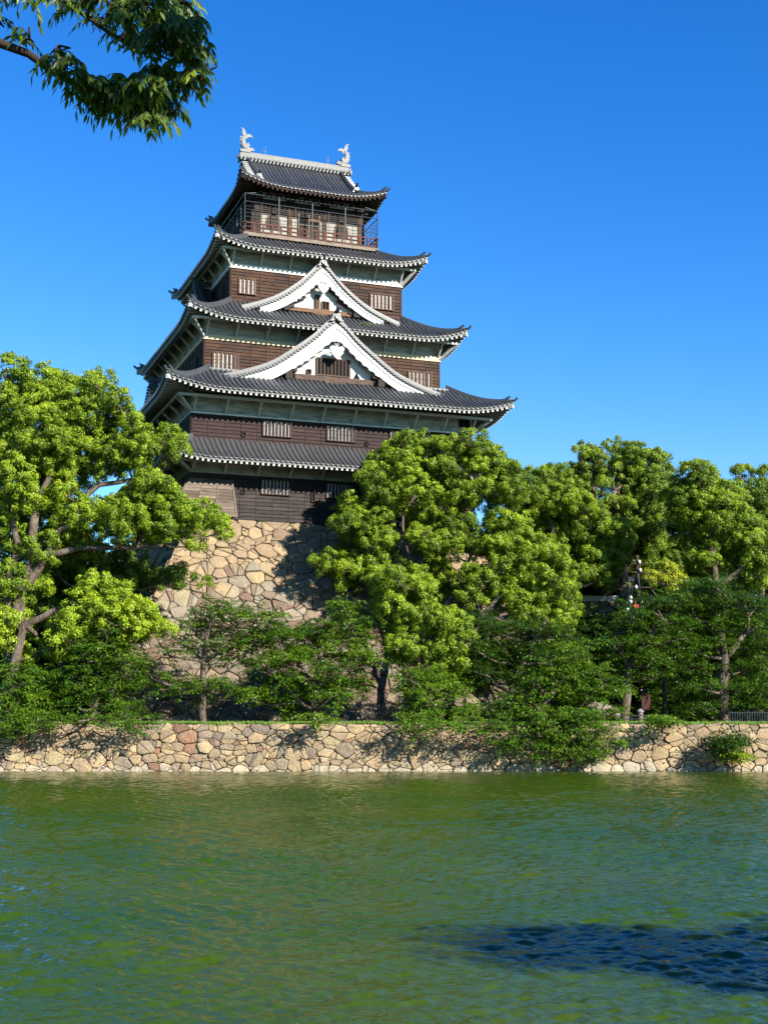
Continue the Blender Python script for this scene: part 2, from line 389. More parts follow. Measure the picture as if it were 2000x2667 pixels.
def pal_bank(u, h, rg):
    base = [(6, (0.50,0.38,0.22)), (3, (0.42,0.33,0.21)), (1.6, (0.36,0.30,0.215)), (0.7, (0.33,0.175,0.10)), (2.5, (0.56,0.45,0.27)), (0.6, (0.27,0.215,0.17))]
    c = pick(rg, base)
    if h < 0.62: c = tuple(0.5*a+0.5*b for a, b in zip(c, (0.50,0.43,0.30)))
    return tuple(x*k for x, k in zip(c, (1.15, 1.17, 1.26)))
vs, fs, cols = [], [], []
BH = BANK_Z+0.35
polys, rg = stones(-70, 70, BH, 0.66, 3, small=1.3)
def place_bank(u, h, e): return (u, BANK_Y+0.16*h-e*0.98, h-0.35+0.1*e+0.11*math.sin(u*0.9+1)*math.sin(u*2.7)*(h/BH)**5)
lay_stones(vs, fs, cols, polys, rg, place_bank, pal_bank, gap=0.014, bulge=0.12)
b0 = len(vs)
vs += [(-75, BANK_Y+0.10, -0.6), (75, BANK_Y+0.10, -0.6), (75, BANK_Y+0.10+0.16*BH, BANK_Z), (-75, BANK_Y+0.10+0.16*BH, BANK_Z), (-75, BANK_Y+1.2, BANK_Z), (75, BANK_Y+1.2, BANK_Z)]
fs += [(b0, b0+1, b0+2, b0+3), (b0+3, b0+2, b0+5, b0+4)]; cols += [(0.05,0.042,0.033)]*2
bank = stone_mesh('moat_retaining_wall', vs, fs, cols, origin=(0, BANK_Y, 0))
tag(bank, 'low tan stone retaining wall rising straight out of the green moat water', 'stone wall')

# keep's stone base
BT = 18.30; BK = 0.55; BX, BY = 11.45, 12.15; BB = 2.7
vs, fs, cols = [], [], []
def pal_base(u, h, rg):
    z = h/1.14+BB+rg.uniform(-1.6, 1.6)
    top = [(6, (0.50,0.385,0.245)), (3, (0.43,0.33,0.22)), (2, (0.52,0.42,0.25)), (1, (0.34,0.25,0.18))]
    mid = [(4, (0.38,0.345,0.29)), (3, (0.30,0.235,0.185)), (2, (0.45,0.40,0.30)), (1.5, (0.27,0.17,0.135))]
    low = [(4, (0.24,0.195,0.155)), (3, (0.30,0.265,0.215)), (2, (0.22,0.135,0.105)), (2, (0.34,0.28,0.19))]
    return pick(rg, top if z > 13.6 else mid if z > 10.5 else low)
SL = math.hypot(1, BK); HH = (BT-BB)*SL
def face_place(side):
    def f(u, h, e):
        z = BB+h/SL; b = BK*(BT-z)
        out = e/SL; 
        if side == 'f': x, y = u, -(BY+b)-out
        elif side == 'l': x, y = -(BX+b)-out, -u
        elif side == 'r': x, y = BX+b+out, u
        else: x, y = -u, BY+b+out
        return (x, y, z+e*BK/SL)
    return f
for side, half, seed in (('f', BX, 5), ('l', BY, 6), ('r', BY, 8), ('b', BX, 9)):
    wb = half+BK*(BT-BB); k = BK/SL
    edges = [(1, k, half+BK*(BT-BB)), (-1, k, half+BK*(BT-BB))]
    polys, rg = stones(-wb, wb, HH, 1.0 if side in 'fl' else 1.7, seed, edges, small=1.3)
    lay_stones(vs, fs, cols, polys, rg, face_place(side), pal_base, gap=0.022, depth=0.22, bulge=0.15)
b0 = len(vs); bb = BK*(BT-BB)-0.14
vs += [(-BX-bb, -BY-bb, BB), (BX+bb, -BY-bb, BB), (BX+bb, BY+bb, BB), (-BX-bb, BY+bb, BB), (-BX+.14, -BY+.14, BT-0.05), (BX-.14, -BY+.14, BT-0.05), (BX-.14, BY-.14, BT-0.05), (-BX+.14, BY-.14, BT-0.05)]
fs += [(b0,b0+1,b0+5,b0+4), (b0+1,b0+2,b0+6,b0+5), (b0+2,b0+3,b0+7,b0+6), (b0+3,b0,b0+4,b0+7), (b0+4,b0+5,b0+6,b0+7)]; cols += [(0.06,0.05,0.04)]*5
sb = stone_mesh('castle_rampart', vs, fs, cols, origin=(0, 0, BB)); sb.location = (OX, OY, BB); sb.rotation_euler = (0, 0, YA)
tag(sb, 'tall sloping base of fitted tan stones carrying the dark timber castle keep', 'stone base')
# ------------------------------------------------------------------ the keep
KB = 18.33
keep = empty('castle_keep', (OX, OY, KB), YA)
tag(keep, 'dark timber castle keep with stacked curved tile roofs and white gables on its stone base', 'castle keep')
def kb(b, name, m, parent=keep, label=None, smooth=False):
    v = [(x, y, z-KB) for x, y, z in b.v]; b.v = v
    o = b.build(name, m, parent, smooth=smooth)
    if label: o['label'] = label
    return o
SIDES = {'front': lambda u, v, z: (u, -v, z), 'right': lambda u, v, z: (v, u, z), 'back': lambda u, v, z: (-u, v, z), 'left': lambda u, v, z: (-v, -u, z)}
def half(side, w, d): return (w, d) if side in ('front', 'back') else (d, w)

class Skirt:        # a hipped tile roof skirt: inner half sizes (w,d) at ztop, overhang OH, eave z
    def __init__(s, w, d, ztop, oh, ze, lift, lc=4.2, sag=0.28):
        s.w, s.d, s.zt, s.oh, s.ze, s.lift, s.lc, s.sag = w, d, ztop, oh, ze, lift, lc, sag
    def z(s, ui, u, t):
        uo = ui+s.oh; a = max(0.0, (abs(u)-(uo-s.lc))/s.lc)
        return s.zt+(s.ze-s.zt)*(t*(1+s.sag)-s.sag*t*t)+s.lift*(a**2.1)*max(0, t)**1.3
    def P(s, side, u, t, dz=0.0, dv=0.0):
        ui, vi = half(side, s.w, s.d)
        return SIDES[side](u, vi+s.oh*t+dv, s.z(ui, u, t)+dz)
    def hip(s, sx, sy, t, dz=0.0):
        return (sx*(s.w+s.oh*t), sy*(s.d+s.oh*t), s.z(s.w, s.w+s.oh*t, t)+dz)

def roll(b, pts, r=0.103, mat=0, col=0.5, side_dir=(1,0,0)):
    # half-round cover tile run along pts, then its round end cap
    sd_ = Vector(side_dir); k = len(pts); n = 5; vs = []
    for i, p in enumerate(pts):
        p = Vector(p)
        for j in range(n):
            q = math.pi*j/(n-1); vs.append(p+sd_*math.cos(q)*r+Vector((0, 0, math.sin(q)*r*1.15)))
    fs = [(i*n+j, i*n+j+1, (i+1)*n+j+1, (i+1)*n+j) for i in range(k-1) for j in range(n-1)]
    b.add(vs, fs, mat, col)
def disc(b, c, nrm, r, mat=0, col=0.8, n=8, th=0.05):
    c = Vector(c); nrm = Vector(nrm).normalized()
    a = nrm.cross(Vector((0, 0, 1))).normalized(); u = a.cross(nrm)
    f1 = [c+nrm*th+(a*math.cos(2*math.pi*i/n)+u*math.sin(2*math.pi*i/n))*r for i in range(n)]
    f0 = [p-nrm*th*2 for p in f1]; inner = [c+nrm*(th)+(a*math.cos(2*math.pi*i/n)+u*math.sin(2*math.pi*i/n))*r*0.62 for i in range(n)]
    deep = [p-nrm*0.03 for p in inner]
    b.add(f0+f1+inner+deep, [(i, (i+1) % n, n+(i+1) % n, n+i) for i in range(n)]+[(n+i, n+(i+1) % n, 2*n+(i+1) % n, 2*n+i) for i in range(n)]
          + [(2*n+i, 2*n+(i+1) % n, 3*n+(i+1) % n, 3*n+i) for i in range(n)]+[tuple(range(3*n, 4*n))], mat, col)

def tbox(b, side, u0, u1, v0, v1, z0, z1, mat=0, col=0.5):
    p0, p1 = SIDES[side](u0, v0, z0), SIDES[side](u1, v1, z1)
    b.box(min(p0[0],p1[0]), max(p0[0],p1[0]), min(p0[1],p1[1]), max(p0[1],p1[1]), z0, z1, mat, col)

def onigawara(parent, pos, out, size=0.55, name='ridge_end_tile', horn=True, m=TILE):
    # arched end tile with side curls, a round boss and an upturned tube behind it
    b = MB(); o_ = Vector(out); o_.z = 0; o_.normalize(); s_ = Vector((0,0,1)).cross(o_); p = Vector(pos); h = size
    prof = [(-0.62,0),(-0.66,0.16),(-0.5,0.24),(-0.42,0.5),(-0.30,0.82),(0,0.98),(0.30,0.82),(0.42,0.5),(0.5,0.24),(0.66,0.16),(0.62,0),(0.3,0.1),(0,0.16),(-0.3,0.1)]
    b.prism([p+s_*x*h+Vector((0,0,z*h)) for x, z in prof], o_*0.13, 0, 0.6)
    b.prism([p+o_*0.13+s_*x*h*0.55+Vector((0,0,(0.22+z*0.55)*h)) for x, z in prof[3:8]+[(0.42,0.2),(-0.42,0.2)]], o_*0.06, 0, 0.25)
    disc(b, p+o_*0.22+Vector((0,0,0.46*h)), o_, 0.14*h/0.55, 0, 0.9)
    if horn:
        a = p+Vector((0,0,0.92*h))
        b.tube([a-o_*0.30*h, a+o_*0.15*h+Vector((0,0,0.06)), a+o_*0.42*h+Vector((0,0,0.20*h)), a+o_*0.60*h+Vector((0,0,0.44*h))], [0.11*h/.5, 0.11*h/.5, 0.10*h/.5, 0.12*h/.5], 8, 0, 0.7)
    return kb(b, name, m, parent)

def skirt_roof(S, wall_w, wall_d, zcove, name, white=True, pitch=0.40, sides=('front','right','back','left'), oldtile=False, corner_horn=True, label=None, topcap=True, raft=0.42, skip=None):
    TM = TILE_OLD if oldtile else TILE
    b = MB(); ZU = 0.10
    for side in sides:
        ui, vi = half(side, S.w, S.d); uo = ui+S.oh
        NU, NT = 56, 7
        sgrid = np.linspace(-1, 1, NU+1); vsT = []; vsB = []
        for it in range(NT+1):
            t = it/NT
            for s_ in sgrid:
                u = s_*(ui+S.oh*t); vsT.append(S.P(side, u, t)); vsB.append(S.P(side, u, t, -ZU))
        fs = []
        for it in range(NT):
            for iu in range(NU):
                a = it*(NU+1)+iu; fs.append((a, a+NU+1, a+NU+2, a+1))
        b.add(vsT, fs, 0, 0.0); b.add(vsB, [tuple(reversed(f)) for f in fs], 0, 0.0)  # pans tinted darkest, rolls lighter: shade between them put into the colour
        # eave lip
        e0 = NT*(NU+1); lip = [vsT[e0+i] for i in range(NU+1)]+[vsB[e0+i] for i in range(NU+1)]
        b.add(lip, [(i, NU+1+i, NU+2+i, i+1) for i in range(NU)], 0, 0.5)
        n = int(2*(uo-0.12)/pitch); out = Vector(SIDES[side](0, 1, 0)); sdv = Vector(SIDES[side](1, 0, 0))
        for k in range(n+1):
            u = -n*pitch/2+k*pitch
            t0 = max(0.0, (abs(u)-ui)/S.oh)
            if t0 > 0.97: continue
            ts = [t0+(1.012-t0)*i/6 for i in range(7)]
            jit = random.uniform(0.55, 1.15)
            roll(b, [S.P(side, u, t) for t in ts], 0.103, 0, jit, sdv)
            disc(b, Vector(S.P(side, u, 1.0, 0.03))+out*0.03, out+Vector((0,0,-0.25)), 0.112, 0, random.uniform(0.2, 0.7))
            # curved lip of the pan tile between the rolls
            um = u+pitch/2
            if abs(um) < uo-0.15:
                q = [Vector(S.P(side, um+dx, 1.0, dz))+out*0.02 for dx, dz in ((-0.12,0.0),(-0.08,-0.05),(0,-0.075),(0.08,-0.05),(0.12,0.0),(0.12,-0.06),(0,-0.15),(-0.12,-0.06))]
                b.prism(q, out*0.035, 0, random.uniform(0.2, 0.6))
    roof = kb(b, 'roof', TM, label=label)
    # eave board and soffit
    b = MB()
    for side in sides:
        ui, vi = half(side, S.w, S.d); uo = ui+S.oh; uw, vw = half(side, wall_w, wall_d)
        NU = 56; us = np.linspace(-1, 1, NU+1)
        pr = []
        for (dv, dz) in ((-0.07, -0.09), (-0.07, -0.25), (-0.20, -0.25)):
            pr.append([Vector(S.P(side, s_*(uo+dv), 1.0, dz, dv)) for s_ in us])
        # soffit in to the wall
        inner = []
        for s_ in us:
            u = s_*uw; inner.append(Vector(SIDES[side](u, vw, zcove)))
        pr.append(inner)
        flatv = [p for r_ in pr for p in r_]; W_ = NU+1
        for j in range(3):
            b.add([*pr[j], *pr[j+1]], [(i, i+1, W_+i+1, W_+i) for i in range(NU)], 0 if j < 2 else 1, 0.5)
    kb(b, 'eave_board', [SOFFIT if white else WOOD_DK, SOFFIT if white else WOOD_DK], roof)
    # rafters with squared white ends
    b = MB()
    for side in sides:
        ui, vi = half(side, S.w, S.d); uo = ui+S.oh; uw, vw = half(side, wall_w, wall_d)
        n = int(2*(uo-0.5)/raft)
        for k in range(n+1):
            u = -n*raft/2+k*raft
            ve = vi+S.oh-0.13; ov = ve-vw
            v0 = vw if abs(u) < uw else vw+(abs(u)-uw)*ov/(uo-0.1-uw)
            if ve-v0 < 0.3: continue
            z1 = S.z(ui, u, 1.0)-0.34; fr = (v0-vw)/ov; z0 = zcove-0.08+(z1-zcove+0.08)*fr
            b.beam(SIDES[side](u, v0, z0), SIDES[side](u, ve, z1), 0.145, 0.15, 1)
            e_ = SIDES[side](u, ve+0.012, z1-0.003); tbox(b, side, u-0.08, u+0.08, ve, ve+0.02, z1-0.085, z1+0.08, 0, 0.5)
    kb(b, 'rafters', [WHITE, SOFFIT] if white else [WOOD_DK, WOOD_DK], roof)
    # hips: ridge above, rafter below
    for sx, sy in ((-1,-1),(1,-1),(1,1),(-1,1)):
        b = MB(); o_ = Vector((sx, sy, 0)).normalized(); s_ = Vector((-sy, sx, 0)).normalized()
        N_ = 9; t0 = -0.02 if topcap else 0.0; ts = [t0+(0.90-t0)*i/N_ for i in range(N_+1)]
        A = [Vector(S.hip(sx, sy, t)) for t in ts]
        vs = []
        for i, p in enumerate(A):
            hh = 0.33
            for a, z in ((-0.15,-0.05),(-0.15,0.20),(-0.09,0.24),(-0.09,hh),(0,hh+0.06),(0.09,hh),(0.09,0.24),(0.15,0.20),(0.15,-0.05)):
                vs.append(p+s_*a+Vector((0,0,z)))
        b.add(vs, [(i*9+j, i*9+j+1, (i+1)*9+j+1, (i+1)*9+j) for i in range(N_) for j in range(8)]+[tuple(range(N_*9, N_*9+9)), tuple(reversed(range(9)))], 0, 0.55)
        kb(b, 'hip_ridge', TM, roof)
        e = Vector(S.hip(sx, sy, 0.90)); onigawara(roof, e+Vector((0,0,0.0)), o_, 0.42, m=TM, horn=corner_horn)
        b = MB(); c = Vector(S.hip(sx, sy, 1.0))
        b.tube([c-o_*0.5+Vector((0,0,0.1)), c+o_*0.02+Vector((0,0,0.10)), c+o_*0.20+Vector((0,0,0.20)), c+o_*0.30+Vector((0,0,0.33))], [0.10,0.11,0.10,0.11], 8, 0, 0.7)
        kb(b, 'corner_tile', TM, roof)
        b = MB(); w = Vector((sx*wall_w, sy*wall_d, zcove-0.12)); q = c-o_*0.10+Vector((0,0,-0.38))
        m1 = Vector(S.hip(sx, sy, 0.55)); m1.z = (w.z*0.5+q.z*0.5)-0.10
        b.beam(w, m1, 0.24, 0.30); b.beam(m1-(q-m1).normalized()*0.05, q, 0.25, 0.31)
        d_ = (q-m1).normalized(); b.beam(q-d_*0.02, q+d_*0.03, 0.27, 0.33, 1)
        kb(b, 'hip_rafter', [GREY, WHITE] if white else [WOOD_DK, WOOD_DK], roof)
    return roof

def clap_wall(b, side, u0, u1, v, z0, z1, row=0.30, batten=1.31, first=None, bat=0.05, holes=()):
    n = max(1, round((z1-z0)/row)); h = (z1-z0)/n; nb = max(1, round((u1-u0)/batten)); bw = (u1-u0)/nb
    T = SIDES[side]
    for i in range(n):
        for j in range(nb):
            a, c = u0+j*bw, u0+(j+1)*bw; za, zc = z0+i*h, z0+(i+1)*h
            if any(a >= H[0]-0.01 and c <= H[1]+0.01 and za >= H[2]-0.01 and zc <= H[3]+0.01 for H in holes): continue
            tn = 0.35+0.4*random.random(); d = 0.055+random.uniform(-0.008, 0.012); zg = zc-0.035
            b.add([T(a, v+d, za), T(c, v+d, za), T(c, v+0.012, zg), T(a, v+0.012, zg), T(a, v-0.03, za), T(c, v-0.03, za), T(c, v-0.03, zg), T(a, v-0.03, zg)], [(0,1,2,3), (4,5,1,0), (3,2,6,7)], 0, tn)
    for j in range(nb+1):
        a = u0+j*bw; a = min(max(a, u0+bat/2), u1-bat/2)
        p0, p1 = T(a-bat/2, v, z0), T(a+bat/2, v+0.078, z1)
        b.box(min(p0[0],p1[0]), max(p0[0],p1[0]), min(p0[1],p1[1]), max(p0[1],p1[1]), z0, z1, 0, 0.75)

def window(side, v, u0, u1, z0, z1, nbars, bar, wood, fr=0.05, backing=PAPER, parent=keep, label=None, sill=0.02):
    b = MB(); p = 0.175
    tbox(b, side, u0-fr, u0, v, v+p, z0-fr, z1+fr, 0, 0.9); tbox(b, side, u1, u1+fr, v, v+p, z0-fr, z1+fr, 0, 0.9)
    tbox(b, side, u0, u1, v, v+p-0.003, z1, z1+fr, 0, 0.6); tbox(b, side, u0, u1, v, v+p+sill, z0-fr, z0, 0, 0.9)
    w = kb(b, 'window', wood, parent, label)
    b = MB(); tbox(b, side, u0, u1, v+0.047, v+0.056, z0, z1, 0, 0.5); kb(b, 'panel', backing, w)
    if nbars == 0: return w
    b = MB()
    st = (u1-u0)/(nbars+1)
    for i in range(nbars+2):
        u = u0+i*st; a = max(u0, u-bar/2); c = min(u1, u+bar/2)
        tbox(b, side, a, c, v+0.060, v+0.168, z0, z1, 0, random.uniform(0.1, 0.7))
    kb(b, 'lattice', WOOD_DK if wood is not WOOD else wood, w)
    return w

def storey(w, d, z0, z1, zb, zc, wood, batten, band_mat, band_h, strut_n, strut_out, name_label, row=0.30, holes=()):
    """plank wall z0..z1, white band z1..zb, cove plaster zb..zc with slanting struts"""
    b = MB(); b.box(-w+0.03, w-0.03, -d+0.03, d-0.03, z0-0.4, zc, 1, 0.2)  # black core shows in the board gaps, painting the shade under each row
    for side in SIDES:
        u, v = half(side, w, d); clap_wall(b, side, -u, u, v, z0, z1, row, batten, holes=holes if side == 'front' else ())
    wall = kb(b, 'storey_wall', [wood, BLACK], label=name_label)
    b = MB()
    b.box(-w-0.12, w+0.12, -d-0.12, d+0.12, z1, z1+0.10, 0)
    b.box(-w-0.06, w+0.06, -d-0.06, d+0.06, z1+0.10, z1+band_h, 0)
    kb(b, 'plaster_band', band_mat, wall)
    b = MB(); b.box(-w-0.03, w+0.03, -d-0.03, d+0.03, z1+band_h, zc+0.25, 0)
    kb(b, 'plaster_cove', GREY, wall)
    b = MB()
    for side in SIDES:
        u, v = half(side, w, d); n = strut_n if side in ('front', 'back') else strut_n
        for i in range(n+1):
            x = -u+2*u*i/n; x = max(-u+0.10, min(u-0.10, x))
            b.beam(SIDES[side](x, v+0.05, z1+band_h-0.02), SIDES[side](x, v+strut_out, zc+0.0-0.10*strut_out), 0.15, 0.16)
        b.beam(SIDES[side](-u-strut_out, v+strut_out, zc-0.08-0.12*strut_out), SIDES[side](u+strut_out, v+strut_out, zc-0.08-0.12*strut_out), 0.17, 0.20)
    for sx, sy in ((-1,-1),(1,-1),(1,1),(-1,1)):
        b.beam((sx*w, sy*d, z1+0.12), (sx*(w+strut_out), sy*(d+strut_out), zc-0.22), 0.17, 0.19)
    kb(b, 'eave_strut_frame', STRUT, wall)
    return wall

# first storey
W1, D1 = 11.70, 12.30
st1 = storey(W1, D1, 18.33, 21.80, 21.9, 22.75, PLANK_GREY, 1.32, GREY, 0.16, 9, 1.25, 'lowest storey wall of dark grey brown planks above the stone base', 0.29)
S1 = Skirt(W1, D1, 24.48, 2.72, 22.62, 0.75)
skirt_roof(S1, W1, D1, 22.85, 'roof', oldtile=True, label='lowest skirt roof of pale weathered tiles', pitch=0.40)
for (a, c) in ((-6.16,-3.88), (-0.87,1.43), (4.45,6.75)): window('front', D1, a, c, 20.44, 21.55, 7, 0.165, WOOD_DK)
for y0 in (-6.2, 0.0, 6.2): window('left', D1-0.6, y0-1.1, y0+1.1, 20.44, 21.55, 7, 0.165, WOOD_DK)
# second storey
st2 = storey(W1, D1, 24.40, 26.40, 26.5, 27.75, PLANK_DARK, 1.32, WHITE, 0.13, 9, 1.3, 'second storey wall of dark red brown planks', 0.285)
S2 = Skirt(10.15, 9.25, 30.45, 4.10, 27.93, 0.85, 5.0, 0.30)
S2.w, S2.d = 10.13, 10.9          # the skirt dies into the third storey behind the gables
S2 = Skirt(10.13, 11.0, 30.40, 4.12, 27.95, 0.85, 5.0, 0.30)
skirt_roof(S2, W1, D1, 28.25, 'roof', label='broad lower main roof that carries the large white gable')
b = MB(); b.box(-10.3, 10.3, -11.2, 11.2, 29.9, 30.42, 0, 0.3)
kb(b, 'roof_flashing', TILE, keep)
for (a, c) in ((-6.09,-3.81), (-0.84,1.48), (4.47,6.77)): window('front', D1, a, c, 25.04, 26.22, 7, 0.165, WOOD_DK)
for y0 in (-6.2, 0.0, 6.2): window('left', D1-0.6, y0-1.1, y0+1.1, 25.04, 26.2, 7, 0.15, WOOD_DK)
for (u, z) in ((-7.6, 25.02), (2.53, 25.02)): window('front', D1, u-0.12, u+0.12, z-0.14, z+0.14, 0, 0.01, WOOD_DK, 0.04, BLACK)
window('front', D1, -7.72, -7.45, 20.38, 20.66, 0, 0.01, WOOD_DK, 0.04, BLACK); window('front', D1, -2.08, -1.85, 20.05, 20.85, 0, 0.01, WOOD_DK, 0.04, BLACK)
b = MB(); tbox(b, 'front', 10.55, 11.5, D1+0.05, D1+0.12, 26.98, 27.62, 0, 0.2); kb(b, 'cove_opening', BLACK, st2)
# third storey
W3, D3 = 10.13, 9.25
st3 = storey(W3, D3, 30.20, 33.22, 33.4, 34.85, PLANK_RED, 1.30, CREAM, 0.42, 8, 1.2, 'third storey wall of weathered red brown planks under a cream band', 0.27)
S3 = Skirt(7.62, 7.05, 37.30, 4.28, 34.72, 0.95, 4.6, 0.30); S3.d = 7.05
skirt_roof(S3, W3, D3, 35.25, 'roof', label='middle roof with the smaller white gable')
window('front', D3, -9.44, -7.40, 30.89, 32.21, 5, 0.20, WOOD); window('front', D3, 7.29, 9.36, 30.93, 32.17, 5, 0.20, WOOD)
window('left', W3, 5.0, 7.0, 30.9, 32.2, 5, 0.17, WOOD_DK)
# fourth storey
W4, D4 = 7.55, 7.02
st4 = storey(W4, D4, 37.10, 40.18, 40.3, 41.75, PLANK_RED, 1.25, WHITE, 0.42, 6, 0.95, 'fourth storey wall of weathered red brown planks under a white band', 0.27)
S4 = Skirt(5.9, 5.5, 43.55, 3.38, 41.72, 0.85, 4.2, 0.26)
skirt_roof(S4, W4, D4, 42.1, 'roof', label='upper skirt roof below the railed balcony')
window('front', D4, -6.86, -5.48, 38.06, 39.31, 3, 0.18, WOOD); window('front', D4, 4.69, 6.75, 38.05, 39.33, 5, 0.18, WOOD)
window('left', W4, 3.2, 4.8, 38.05, 39.3, 4, 0.18, WOOD_DK)

# fifth storey: white panels, brown columns, arched windows, balcony and cage
W5, D5 = 4.85, 4.35
PANEL5 = flat('darker_plaster_panel', (0.24,0.225,0.195), 0.85)  # panel plaster set darker than the white plaster
b = MB(); b.box(-W5, W5, -D5, D5, 43.2, 48.3, 0, 0.3); st5 = kb(b, 'storey_wall', PANEL5, label='top storey wall of white plaster panels between brown columns')
b = MB()
for side in SIDES:
    u, v = half(side, W5, D5)
    for x in (-u+0.16, -u*0.36, u*0.29, u-0.16): tbox(b, side, x-0.19, x+0.19, v, v+0.10, 44.1, 47.0, 0, random.random())
    tbox(b, side, -u, u, v, v+0.12, 44.1, 44.45, 0, 0.6)
kb(b, 'column_frame', WOOD, st5)
b = MB()
for side in SIDES:
    u, v = half(side, W5, D5)
    for z in (46.42, 46.60, 46.78, 46.96, 47.14, 47.32, 47.5): tbox(b, side, -u-0.1, u+0.1, v, v+0.13, z, z+0.11, 0, 0.3)
    tbox(b, side, -u+0.05, u-0.05, v, v+0.03, 46.4, 47.6, 0, 0.2); tbox(b, side, -u-0.35, -u+0.5, v+0.1, v+0.14, 44.4, 46.5, 0, 0.4)
    tbox(b, side, -u-0.1, u+0.1, v, v+0.05, 47.6, 48.3, 0, 0.2)
    for i in range(12):
        x = -u+0.3+(2*u-0.6)*i/11; tbox(b, side, x-0.14, x+0.14, v, v+0.9, 47.86, 48.02, 0, 0.3)
    for x in (-u*0.95, -u*0.36, u*0.29, u*0.95): tbox(b, side, x-0.3, x+0.3, v, v+0.55, 47.45, 47.82, 0, 0.3)
kb(b, 'bracket_frame', WOOD_DK, st5)
b = MB()
for z in (47.62, 48.05):
    for (a, c) in ((-4.3,-2.0), (-1.4,1.0), (1.7,4.2)): tbox(b, 'front', a, c, D5+0.05, D5+0.06, z, z+0.2, 0, 0.4)
kb(b, 'frieze_panel', GREY, st5)
# central door bay
b = MB(); tbox(b, 'front', -0.98, 0.9, D5, D5+0.06, 44.5, 46.55, 0, 0.2); door = kb(b, 'door', BLACK)
b = MB()
for i in range(14): tbox(b, 'front', -0.98+i*0.14, -0.94+i*0.14, D5+0.06, D5+0.10, 44.5, 45.7, 0, 0.3)
tbox(b, 'front', -0.99, 0.93, D5+0.101, D5+0.13, 45.68, 45.76, 0, 0.5)
for x in (-1.02, -0.1, 0.86): tbox(b, 'front', x, x+0.09, D5+0.10, D5+0.15, 44.45, 46.7, 0, 0.9)
kb(b, 'lattice', WOOD_PALE, door)
b = MB(); tbox(b, 'front', -0.05, 0.9, D5+0.132, D5+0.16, 46.1, 46.4, 0, 0.9); kb(b, 'lintel', WOOD, door)
def bell(side, v, uc, zb, w, h):
    prof = [(-1.05,0),(-1.0,0.35),(-0.9,0.62),(-0.62,0.82),(-0.25,0.92),(0,1.06),(0.25,0.92),(0.62,0.82),(0.9,0.62),(1.0,0.35),(1.05,0)]
    T = SIDES[side]; b = MB(); k = len(prof)
    o1 = [Vector(T(uc+x*w/2*1.22, v+0.09, zb+(z*1.08)*h)) for x, z in prof]; i1 = [Vector(T(uc+x*w/2, v+0.09, zb+z*h*0.98)) for x, z in prof]
    o0 = [Vector(T(uc+x*w/2*1.22, v, zb+(z*1.08)*h)) for x, z in prof]; i0 = [Vector(T(uc+x*w/2, v, zb+z*h*0.98)) for x, z in prof]
    b.add(o1+i1+o0+i0, [(i, i+1, k+i+1, k+i) for i in range(k-1)]+[(i+1, i, 2*k+i, 2*k+i+1) for i in range(k-1)]+[(k+i, k+i+1, 3*k+i+1, 3*k+i) for i in range(k-1)], 0, 0.9)
    w_ = kb(b, 'arched_window', WOOD, label=None)
    b = MB(); b.add([Vector(T(uc+x*w/2, v+0.012, zb+z*h*0.98)) for x, z in prof], [tuple(range(k))], 0, 0.2); kb(b, 'opening', BLACK, w_)
    b = MB()
    for i in range(-3, 4): tbox(b, side, uc+i*w*0.125-0.025, uc+i*w*0.125+0.025, v+0.02, v+0.05, zb+0.02, zb+h*(0.72 if abs(i) > 2 else 0.8), 0, 0.5)
    kb(b, 'lattice', WOOD_PALE, w_)
for u in (-3.25, 2.95): bell('front', D5, u, 44.95, 1.05, 1.55)
bell('left', W5, 2.2, 44.95, 1.0, 1.5)
# balcony
BWX, BWY = 6.05, 5.35
b = MB(); b.box(-BWX, BWX, -BWY, BWY, 44.0, 44.14, 0, 0.7); b.box(-BWX-0.08, BWX+0.08, -BWY-0.08, BWY+0.08, 43.80, 43.99, 0, 0.9)
balc = kb(b, 'balcony', WOOD_PALE, label='railed balcony running round the top storey')
b = MB(); b.box(-5.75, 5.75, -5.05, 5.05, 43.1, 43.8, 0, 0.3)
for side in SIDES:
    u, v = half(side, 5.75, 5.05)
    for i in range(10): tbox(b, side, -u+i*2*u/9-0.07, -u+i*2*u/9+0.07, v, v+0.18, 43.15, 43.79, 0, 0.9)
kb(b, 'balcony_skirt', WOOD, balc)
b = MB()
for side in SIDES:
    u, v = half(side, BWX-0.12, BWY-0.12)
    n = 15 if side in ('front', 'back') else 13
    for i in range(n+1):
        x = -u+2*u*i/n; tbox(b, side, x-0.06, x+0.06, v-0.06, v+0.06, 44.14, 45.12 if i in (0, n) else 44.95, 0, 0.6)
    tbox(b, side, -u-0.25, u+0.25, v-0.05, v+0.05, 44.96, 45.05, 0, 0.8); tbox(b, side, -u, u, v-0.04, v+0.04, 44.62, 44.69, 0, 0.5); tbox(b, side, -u, u, v-0.05, v+0.05, 44.22, 44.32, 0, 0.5)
kb(b, 'railing', WOOD_RED, balc)
b = MB()
for side in SIDES:
    u, v = half(side, BWX-0.04, BWY-0.04); n = 4
    for i in range(n+1):
        x = -u+2*u*i/n; b.tube([SIDES[side](x, v, 44.1), SIDES[side](x, v, 47.55)], 0.05, 6)
        b.tube([SIDES[side](x, v, 47.52), SIDES[side](x, half(side, W5, D5)[1], 47.75)], 0.03, 6)
    for i in range(2*n):
        x = -u+2*u*(i+0.5)/(2*n) if False else -u+2*u*i/(2*n); b.tube([SIDES[side](x, v, 45.1), SIDES[side](x, v, 46.85)], 0.022, 6)
    for z, r_ in ((47.55, 0.05), (46.85, 0.042), (46.45, 0.022), (46.15, 0.022), (45.85, 0.022), (45.5, 0.028)): b.tube([SIDES[side](-u, v, z), SIDES[side](u, v, z)], r_, 5)
kb(b, 'safety_cage', STEEL, balc)

